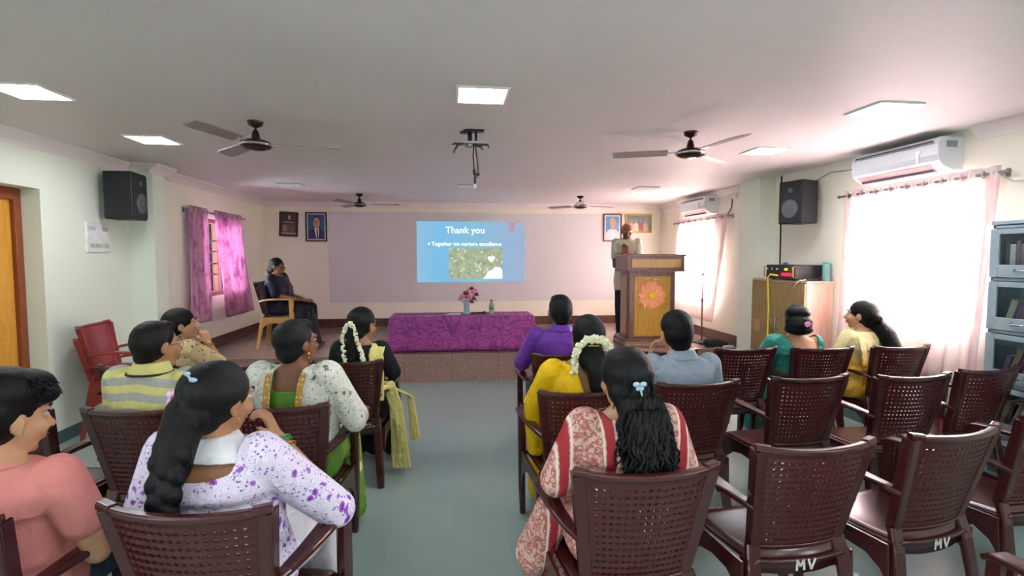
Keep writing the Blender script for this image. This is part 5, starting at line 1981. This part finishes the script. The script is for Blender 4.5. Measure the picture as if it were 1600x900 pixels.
m.ell(p.H @ Vector((0.0, -0.118, 0.088)), (0.013, 0.006, 0.008), None, 10).ell(p.H @ Vector((0.028, -0.118, 0.074)), (0.016, 0.006, 0.008), None, 10).chain([p.H @ Vector((0.0, -0.120, 0.088)), p.H @ Vector((0.028, -0.122, 0.074))], [0.004, 0.004])
m.build('hair_clip', M_palecl, p.t, smooth=True)

# --- man in the striped polo
p = Person('man in a yellow and grey striped polo shirt, seated on the left', -1.485, 2.74, 0, -12, 1.285, M_sk_med, 0.20, 1.12, head=(-22, -2, 0), headoff=(0.0, 0.0, 0), voxel=0.0085, hs=1.06)
p.body()
p.hair(M_hairb, SHORT + [('e', (0, -0.03, 0.02), (0.083, 0.088, 0.085))])
p.top_garment('polo_shirt', M_striped, 0.022, 0.7)
m = MB()
m.loft([(0, -0.028, p.zs + 0.040, 0.104, 0.086), (0, -0.022, p.zs + 0.070, 0.086, 0.080), (0, -0.016, p.zs + 0.100, 0.073, 0.070)])
organic('polo_collar', m, 0.008, M_collar, p.t, 2)
m = MB()
m.tube([(0.104 * math.cos(q * PI / 12), -0.029 + 0.088 * math.sin(q * PI / 12), p.zs + 0.046) for q in range(25)], 0.006, 6)
m.build('collar_trim', M_navytrim, p.t, smooth=True)
p.trousers(M_darktr)
p.shoes(M_sandal)
p.glasses(M_steel)

# --- short-haired woman with the white shawl saree
p = Person('short-haired woman with glasses in a green blouse and white leaf print shawl', -0.80, 2.72, 0, -6, 1.285, M_sk_dark, 0.185, 1.12, head=(-34, 2, 0), voxel=0.0085, hs=1.04)
p.arm(1, p.loc(-0.52, 2.78, 0.74), p.loc(-0.53, 3.0, 0.715), (-0.1, 1, -0.1))
p.body()
p.hair(M_hairg, SHORT + [('e', (0, -0.03, 0.03), (0.086, 0.096, 0.088)), ('e', (0, -0.055, -0.035), (0.070, 0.052, 0.06))], smooth=1)
p.top_garment('blouse', M_greenbl, 0.012, 0.8, keep=lambda c: not (c.y < 0.0 and c.z > p.zs - 0.05 and abs(c.x) < 0.075) and not (c.z > p.zs + 0.035 and abs(c.x) < 0.10), thick=0.002)


def shawl_extra(m):
    for k in (-1, 1):
        sh, el, wr, hd, cu = p.arms[k]
        for q in range(6):
            a_ = q * 0.9
            m.cap(sh + Vector((k * -0.02, 0.02 * math.cos(a_) - 0.02, 0.01)), el + Vector((k * 0.012, 0.045 * math.cos(a_), 0.02 * math.sin(a_))), 0.062, 0.048)


o = p.top_garment('shawl', M_whiteshawl, 0.026, 0.9, zmin=p.pz + 0.02, extra=shawl_extra, keep=lambda c: abs(c.x) > 0.070 + max(0, p.zs - c.z) * 0.05 + (0.06 if c.y > 0.05 else 0) and c.z > 0.66, thick=0.005)
for k in (-1, 1):
    m = MB()
    xs = [(0.086, -0.108, p.zs + 0.040), (0.080, -0.150, p.zs - 0.02), (0.078, -0.170, p.zs - 0.10), (0.084, -0.160, p.zs - 0.24)]
    m.sweep([(k * a_, b_, c_) for a_, b_, c_ in xs], [(0.030, 0.006)] * 4)
    m.build('gold_border', M_goldborder, p.t, bevel=0.001)
p.skirt(M_greensaree, 'saree_skirt', 0.05, 0.01)
p.earring(1, None, 0.009, 0.02)
p.glasses(M_dkmetal)
m = MB()
m.tube([p.H @ Vector((0.055 * math.cos(q * PI / 12), -0.022 + 0.055 * math.sin(q * PI / 12), -0.125 + 0.01 * math.sin(q * PI / 12))) for q in range(25)], 0.0028, 6)
m.build('gold_chain', M_gold, p.t, smooth=True)

# --- woman with jasmine on a braid and yellow stole
p = Person('woman in a black dress with pale yellow stole and jasmine looped over her braid', -0.655, 3.77, 0, -6, 1.245, M_sk_med, 0.165, 0.95, head=(-26, -6, 0), voxel=0.0085, hs=1.08)
p.arm(1, p.loc(-0.43, 3.80, 0.76), p.loc(-0.47, 4.0, 0.66), (-0.4, 1, -0.2))
p.body()
p.hair(M_hair, LONGCAP + [('e', (0, -0.03, 0.03), (0.085, 0.094, 0.088))])
braid(p, [p.H @ Vector((0, -0.095, -0.02)), p.H @ Vector((0, -0.118, -0.10)), (0.0, -0.155, 0.92), (0.0, -0.165, 0.82), (0.0, -0.165, 0.74)], 0.036, 0.024, 15)
garland(p, [(-0.062, -0.190, 0.80), (-0.056, -0.185, 0.90), p.H @ Vector((-0.045, -0.145, -0.085)), p.H @ Vector((-0.022, -0.128, -0.005)), p.H @ Vector((0.005, -0.125, 0.012)), p.H @ Vector((0.035, -0.128, -0.01)), (0.045, -0.180, 0.98), (0.070, -0.185, 0.90), (0.080, -0.185, 0.84)], 80, 0.010, 0.010, 2)
p.top_garment('dress_top', M_blackbl, 0.016, 1.0, keep=lambda c: not (c.z > p.zs + 0.04 and abs(c.x) < 0.095), thick=0.003, long=0.15)


def stole(m):
    m.chain([(0.115, -0.135, 0.72), (0.115, -0.125, p.zs - 0.08), (0.115, -0.06, p.zs + 0.045), (0.115, 0.06, p.zs + 0.02), (0.12, 0.13, p.zs - 0.15)], [0.034] * 5)


m = MB()
for off_ in (-0.038, -0.013, 0.013, 0.038):
    pts = [(0.150 + off_, -0.150, 0.60), (0.152 + off_, -0.158, 0.74), (0.150 + off_, -0.150, p.zs - 0.12), (0.143 + off_, -0.122, p.zs - 0.02), (0.140 + off_, -0.05, p.zs + 0.048 - max(0, off_) * 0.5), (0.140 + off_, 0.04, p.zs + 0.030 - max(0, off_) * 0.5), (0.135 + off_, 0.11, p.zs - 0.10), (0.13 + off_, 0.13, p.zs - 0.22)]
    m.sweep(pts, [(0.030, 0.010)] * 8)
st_ = organic('stole', m, 0.007, M_stole, p.t, 3)
m = MB()
rnd = random.Random(8)
for off_ in (-0.045, -0.02, 0.005, 0.03, 0.055):
    pts = [(0.20 + off_ * 0.6, -0.03 + rnd.uniform(-0.01, 0.01), 0.70), (0.25 + off_ * 0.7, -0.01, 0.52), (0.262 + off_ * 0.9, 0.0 + rnd.uniform(-0.02, 0.02), 0.30), (0.275 + off_ * 1.2, 0.01, 0.06)]
    m.chain(pts, [0.014, 0.016, 0.016, 0.013])
m.chain([(0.125, -0.13, 0.66), (0.19, -0.10, 0.68), (0.22, -0.02, 0.66)], [0.03, 0.022, 0.02])
organic('stole_end', m, 0.008, M_stole, p.t, 3)
m = MB()
for off_ in (-0.03, 0.0, 0.03):
    m.chain([(0.335 + off_ * 0.5, 0.12, 0.55), (0.35 + off_ * 0.7, 0.14, 0.38), (0.36 + off_, 0.15, 0.22)], [0.010, 0.014, 0.012])
m.chain([(0.22, 0.0, 0.66), (0.335, 0.12, 0.56)], [0.012, 0.012])
organic('stole_end', m, 0.008, M_stole, p.t, 3)
p.skirt(M_blackbl, 'skirt', 0.05, 0.0)
p.earring(1, None, 0.004)

# --- smiling woman in the beige dotted saree
p = Person('smiling woman in a beige dotted saree and magenta blouse looking right', -1.95, 3.78, 0, -26, 1.245, M_sk_lite, 0.17, 1.0, head=(-40, 4, 0), headoff=(0.03, 0.03, 0), lean=(0, 0.04), voxel=0.0085)
p.arm(1, p.loc(-1.66, 3.88, 0.82), p.loc(-1.77, 3.95, 0.97), (-0.5, 0.1, 0.8), 1.4)
p.body()
p.hair(M_hair, LONGCAP + [('e', (0, -0.03, 0.03), (0.087, 0.096, 0.09)), ('e', (-0.01, -0.105, -0.045), (0.052, 0.045, 0.042)), ('e', (0.0, -0.085, -0.02), (0.06, 0.05, 0.05))])
p.top_garment('blouse', M_magbl, 0.012, 0.7, keep=lambda c: not (c.y < 0.02 and c.z > p.zs - 0.07 and abs(c.x) < 0.11) and not (c.z > p.zs + 0.03 and abs(c.x) < 0.10), thick=0.002)
p.top_garment('saree_drape', M_beige, 0.024, 0.85, zmin=p.pz + 0.02, keep=lambda c: c.x > 0.03 + (p.zs - c.z) * 0.25 and not (c.z > p.zs + 0.03 and c.x < 0.10), thick=0.004)
p.skirt(M_beige, 'saree_skirt', 0.05, 0.0)
p.earring(1)
p.bangle(1, 0.85, M_gold, 0.031, 2)
MB().box((0, 0.0995, -0.0585), (0.026, 0.002, 0.005), p.H).build('teeth', plain('teeth_white', 'F2EEE6', 0.3), p.t)

# --- woman in black saree on the stage
p = Person('woman in a black saree seated on the stage looking towards the lectern', -2.41, 7.475, ZS, -98, 1.235, M_sk_dark, 0.18, 1.15, head=(-6, 2, 0), headoff=(0, 0.0, 0), voxel=0.010)
p.arm(1, p.loc(-2.36, 7.24, 1.08), p.loc(-2.09, 7.36, 1.01), (0.0, 1, 0.0), 0.6)
p.arm(-1, p.loc(-2.33, 7.68, 1.06), p.loc(-2.06, 7.47, 1.01), (0.2, 1, 0.0), 0.6)
p.body()
p.hair(M_hair, LONGCAP + [('e', (0, -0.115, -0.055), (0.042, 0.048, 0.05)), ('e', (0, -0.09, -0.02), (0.05, 0.05, 0.05))])
p.top_garment('blouse', M_navybl, 0.014, 0.95, keep=lambda c: not (c.z > p.zs + 0.02 and abs(c.x) < 0.10), thick=0.002)
p.top_garment('saree_drape', M_blacksaree, 0.026, 0.7, zmin=p.pz, keep=lambda c: c.x < 0.02 - (p.zs - c.z) * -0.25 and not (c.z > p.zs + 0.03 and c.x > -0.10), thick=0.004)
p.skirt(M_blacksaree, 'saree_skirt', 0.03, 0.04, lambda m: m.loft([(0, 0.42, 0.03, 0.25, 0.15), (0, 0.40, 0.30, 0.23, 0.13), (0, 0.34, 0.55, 0.20, 0.12), (0, 0.2, 0.60, 0.15, 0.12)]))
p.bangle(1, 0.86, M_gold, 0.031, 2)
p.earring(1)

# --- man in the purple shirt
p = Person('man in a purple shirt seated next to the aisle in the front row', 0.835, 3.87, 0, 4, 1.315, M_sk_dark, 0.205, 1.15, head=(0, -2, 0), voxel=0.009, hs=1.13)
p.arm(-1, p.loc(0.545, 3.92, 0.78), p.loc(0.58, 4.12, 0.70), (0.1, 1, -0.1))
p.body()
p.hair(M_hairg, SHORT + [('e', (0, -0.03, 0.02), (0.080, 0.085, 0.085))])
p.top_garment('shirt', M_purpleshirt, 0.022, 1.0, long=0.2)
m = MB()
m.loft([(0, -0.025, p.zs + 0.040, 0.098, 0.084), (0, -0.018, p.zs + 0.095, 0.072, 0.068)])
organic('shirt_collar', m, 0.008, M_purpleshirt, p.t, 2)
p.trousers(M_jeans)
p.shoes(M_sandal)

# --- woman in the yellow saree with the jasmine bun
p = Person('woman in a bright yellow saree with jasmine around her low bun', 0.73, 2.83, 0, 2, 1.275, M_sk_med, 0.18, 1.1, head=(-8, -6, 0), headoff=(0.045, 0.0, 0), voxel=0.0085, hs=1.13)
p.arm(-1, p.loc(0.47, 2.86, 0.76), p.loc(0.52, 3.08, 0.70), (0.1, 1, -0.1))
p.body()
p.hair(M_hair, LONGCAP + [('e', (0, -0.03, 0.03), (0.086, 0.096, 0.09)), ('e', (0.0, -0.105, -0.09), (0.068, 0.046, 0.075)), ('w', [p.H @ Vector((0.0, -0.105, -0.09)), Vector((0.055, -0.155, 0.98)), Vector((0.06, -0.165, 0.90)), Vector((0.06, -0.17, 0.86))], [0.066, 0.062, 0.055, 0.042])], smooth=1)
garland(p, [p.H @ Vector((-0.088, -0.125, -0.155)), p.H @ Vector((-0.086, -0.14, -0.09)), p.H @ Vector((-0.070, -0.145, -0.035)), p.H @ Vector((-0.03, -0.140, 0.0)), p.H @ Vector((0.025, -0.138, 0.003)), p.H @ Vector((0.066, -0.135, -0.018)), p.H @ Vector((0.084, -0.125, -0.045))], 74, 0.013, 0.014, 3)
garland(p, [p.H @ Vector((0.060, -0.150, -0.155)), p.H @ Vector((0.078, -0.150, -0.205))], 9, 0.012, 0.012, 4)
MB().tube([p.H @ Vector((-0.025, -0.158, -0.03)), p.H @ Vector((0.028, -0.158, -0.03))], 0.005, 8).build('hair_pin', M_gold, p.t, smooth=True)
p.top_garment('blouse', M_yellowsaree, 0.012, 0.7, keep=lambda c: not (c.y < 0.0 and c.z > p.zs - 0.10 and abs(c.x) < 0.09) and not (c.z > p.zs + 0.03 and abs(c.x) < 0.10), thick=0.002)


def ydrape(m):
    sh, el, wr, hd, cu = p.arms[-1]
    m.cap(sh + Vector((0, -0.02, 0.0)), el + Vector((-0.0, -0.02, 0)), 0.068, 0.062)
    m.cap(el + Vector((0, -0.02, 0)), el + Vector((0.02, 0.02, -0.26)), 0.062, 0.05)
    m.cap(el + Vector((0.0, 0.05, -0.05)), el + Vector((0.02, 0.1, -0.30)), 0.05, 0.04)


o = p.top_garment('saree_drape', M_yellowsaree, 0.020, 0.95, zmin=p.pz, extra=ydrape, keep=lambda c: c.x < -0.045 + (p.zs - c.z) * 0.30 and not (c.z > p.zs + 0.045 and c.x > -0.09), thick=0.004)
p.skirt(M_yellowsaree, 'saree_skirt', 0.05, 0.0)

# --- man in the grey-blue shirt
p = Person('dark-haired man in a grey-blue shirt with his hand raised to his chin', 1.37, 2.92, 0, -2, 1.275, M_sk_lite, 0.195, 1.0, head=(2, -2, -3), headoff=(-0.02, 0.0, 0), voxel=0.0085, hs=1.12)
p.arm(-1, p.loc(1.15, 2.99, 0.76), p.loc(1.225, 3.03, 0.975), (0.15, -0.1, 1), 1.1)
p.body()
p.hair(M_hair, SHORT + [('e', (0, -0.02, 0.05), (0.084, 0.096, 0.084)), ('e', (0, -0.04, 0.01), (0.081, 0.075, 0.08))])
p.top_garment('shirt', M_greyshirt, 0.020, 0.8)
m = MB()
m.loft([(0, -0.026, p.zs + 0.040, 0.098, 0.084), (0, -0.018, p.zs + 0.098, 0.070, 0.067)])
organic('shirt_collar', m, 0.008, M_greyshirt, p.t, 2)
p.trousers(M_darktr)
p.shoes(M_sandal)

# --- woman in red and cream print with long wavy hair
p = Person('woman in a red and cream block print dress with long wavy black hair', 0.645, 1.84, 0, 3, 1.265, M_sk_lite, 0.178, 1.05, head=(5, -6, 0), headoff=(0.005, 0.0, 0), voxel=0.007, hs=1.04)
p.arm(-1, p.loc(0.385, 1.86, 0.74), p.loc(0.44, 1.98, 0.68), (0.3, 1, -0.3))
p.arm(1, p.loc(0.90, 1.86, 0.74), p.loc(0.83, 2.08, 0.66), (-0.3, 1, -0.2))
p.body()
p.hair(M_hair, LONGCAP + [('e', (0, -0.035, 0.03), (0.094, 0.100, 0.094)), ('e', (0, -0.06, -0.03), (0.088, 0.062, 0.07)), ('w', [p.H @ Vector((0.0, -0.075, -0.07)), Vector((0.015, -0.120, 1.0)), Vector((0.02, -0.135, 0.94)), Vector((0.02, -0.14, 0.90))], [0.070, 0.064, 0.048, 0.03])], smooth=1)
strands(p, [((-0.055, -0.135, 1.11), (0.075, -0.135, 1.11)), ((-0.045, -0.175, 1.07), (0.075, -0.175, 1.07))], 340, 0.25, 0.0070, M_hair, 'wavy_locks', 12, 0.011, (0.03, -0.16, -1), 0.050, 0.75)
strands(p, [(p.H @ Vector((-0.07, -0.06, 0.02)), p.H @ Vector((0.07, -0.06, 0.02))), (p.H @ Vector((-0.05, -0.11, 0.02)), p.H @ Vector((0.05, -0.11, 0.02)))], 90, 0.13, 0.005, M_hair, 'wavy_locks', 14, 0.004, (0, -0.15, -1), 0.03, 0.5)
p.top_garment('dress_top', M_redw, 0.022, 0.9, keep=lambda c: not (c.z > p.zs + 0.045 and abs(c.x) < 0.085), thick=0.003)


def redskirt(m):
    m.cap((-0.24, 0.16, 0.56), (-0.29, 0.24, 0.36), 0.075, 0.085)
    m.cap((-0.10, 0.25, 0.58), (-0.24, 0.16, 0.58), 0.09, 0.07)
    m.cap((-0.29, 0.24, 0.36), (-0.26, 0.32, 0.20), 0.07, 0.06)
    m.cap((-0.12, 0.38, 0.40), (-0.22, 0.34, 0.25), 0.10, 0.08)


p.skirt(M_redw, 'dress_skirt', 0.10, 0.03, redskirt)
m = MB()
bc_ = p.H @ Vector((-0.012, -0.146, -0.008))
for k in (-1, 1):
    m.ell(bc_ + Vector((k * 0.013, 0, 0.010)), (0.014, 0.005, 0.010), None, 10)
    m.ell(bc_ + Vector((k * 0.008, 0, -0.006)), (0.008, 0.004, 0.008), None, 8)
m.chain([bc_, bc_ + Vector((0.006, 0, -0.02)), bc_ + Vector((0.010, 0, -0.036))], [0.005, 0.004, 0.003])
o = m.build('butterfly_hair_clip', M_palecl, p.t, smooth=True)
o['label'] = 'pale blue butterfly shaped hair clip'

# --- woman in the teal saree with stacked bun
p = Person('woman in a teal saree with a high stacked bun and pink hair flower', 2.81, 3.88, 0, -8, 1.215, M_sk_lite, 0.175, 1.05, head=(-16, -4, 0), voxel=0.009, hs=1.10)
p.arm(-1, p.loc(2.55, 3.92, 0.76), p.loc(2.62, 4.12, 0.68), (0.2, 1, -0.1))
p.body()
p.hair(M_hair, LONGCAP + [('e', (0.0, -0.060, 0.060), (0.088, 0.078, 0.046)), ('e', (0.0, -0.085, -0.005), (0.094, 0.066, 0.048)), ('e', (0.0, -0.090, -0.060), (0.098, 0.062, 0.046)), ('e', (0, -0.09, -0.03), (0.09, 0.07, 0.05))])
m = MB().ell(p.H @ Vector((0.040, -0.155, -0.020)), (0.018, 0.008, 0.018), None, 14)
for k in range(8):
    a_ = k * PI / 4
    m.ell(p.H @ Vector((0.040 + 0.014 * math.cos(a_), -0.157, -0.020 + 0.014 * math.sin(a_))), (0.008, 0.006, 0.008), None, 8)
o = m.build('hair_flower', plain('pink_hair_flower', 'E48AC0', 0.5), p.t, smooth=True)
o['label'] = 'pink rosette in the bun'
p.top_garment('blouse', M_teal, 0.012, 0.8, keep=lambda c: not (c.y < 0.03 and c.z > p.zs - 0.14 and abs(c.x - 0.02) < 0.13) and not (c.z > p.zs + 0.02 and abs(c.x) < 0.11), thick=0.002)


def tdrape(m):
    sh, el, wr, hd, cu = p.arms[-1]
    m.cap(sh + Vector((-0.005, 0, 0.0)), el, 0.068, 0.062)
    m.cap(el, el + Vector((-0.01, 0.0, -0.30)), 0.062, 0.05)


p.top_garment('saree_drape', M_teal, 0.020, 0.95, zmin=p.pz, extra=tdrape, keep=lambda c: c.x < -0.085 + (p.zs - c.z) * 0.25 and not (c.z > p.zs + 0.045 and c.x > -0.10), thick=0.004)
p.skirt(M_teal, 'saree_skirt', 0.05, 0.0)

# --- woman in the yellow kurta with ponytail
p = Person('woman in a yellow kurta with a long dark ponytail looking left', 3.40, 3.87, 0, 8, 1.245, M_sk_lite, 0.165, 0.95, head=(28, 2, 0), voxel=0.009, hs=1.07)
p.body()
p.hair(M_hairb, LONGCAP + [('e', (0, -0.03, 0.03), (0.084, 0.094, 0.088)), ('w', [p.H @ Vector((0.0, -0.10, -0.02)), Vector((0.055, -0.06, 1.07)), Vector((0.11, -0.12, 0.97)), Vector((0.14, -0.16, 0.87)), Vector((0.13, -0.17, 0.76))], [0.050, 0.062, 0.070, 0.062, 0.030])], smooth=1)
strands(p, [((0.05, -0.10, 1.09), (0.13, -0.08, 1.06))], 60, 0.28, 0.006, M_hairb, 'ponytail_locks', 31, 0.005, (0.16, -0.16, -1), 0.04, 0.6)
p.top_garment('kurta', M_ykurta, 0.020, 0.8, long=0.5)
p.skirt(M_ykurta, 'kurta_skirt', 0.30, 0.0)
m = MB()
m.sweep([(-0.10, -0.128, p.zs - 0.22), (-0.11, -0.122, p.zs - 0.10), (-0.115, -0.09, p.zs), (-0.11, 0.0, p.zs + 0.045)], [(0.05, 0.012)] * 4)
m.build('shoulder_fold', M_ykurta, p.t, bevel=0.004)

# --- man standing at the lectern
p = Person('bald man in a pale shirt standing behind the lectern with hands together', 2.68, 7.62, ZS, 150, 1.775, M_sk_dark, 0.185, 1.05, head=(18, -14, 0), headoff=(0.0, 0.045, 0), standing=True, lean=(0, 0.02), voxel=0.0095, hs=1.08)
p.arm(1, p.loc(2.47, 7.54, 1.47), p.loc(2.56, 7.42, 1.68), (-0.12, 0.3, 1), 0.9)
p.arm(-1, p.loc(2.80, 7.44, 1.46), p.loc(2.61, 7.39, 1.66), (0.12, 0.3, 1), 0.9)
p.body()
p.hair(M_hairg, [('e', (0, -0.040, -0.005), (0.079, 0.070, 0.050)), ('e', (0, -0.055, -0.035), (0.062, 0.045, 0.04))])
p.top_garment('shirt', M_cream, 0.016, 0.62, extra=lambda m: m.loft([(0, 0, p.pz - 0.16, 0.19, 0.145), (0, 0, p.pz - 0.02, 0.195, 0.15), (0, 0, p.pz + 0.12, 0.18, 0.14)]))
m = MB()
m.loft([(0, 0.005, p.zs + 0.030, 0.092, 0.076), (0, 0.01, p.zs + 0.072, 0.070, 0.066)])
organic('shirt_collar', m, 0.009, M_cream, p.t, 2)
p.trousers(M_darktr)
p.shoes(M_cableblk)
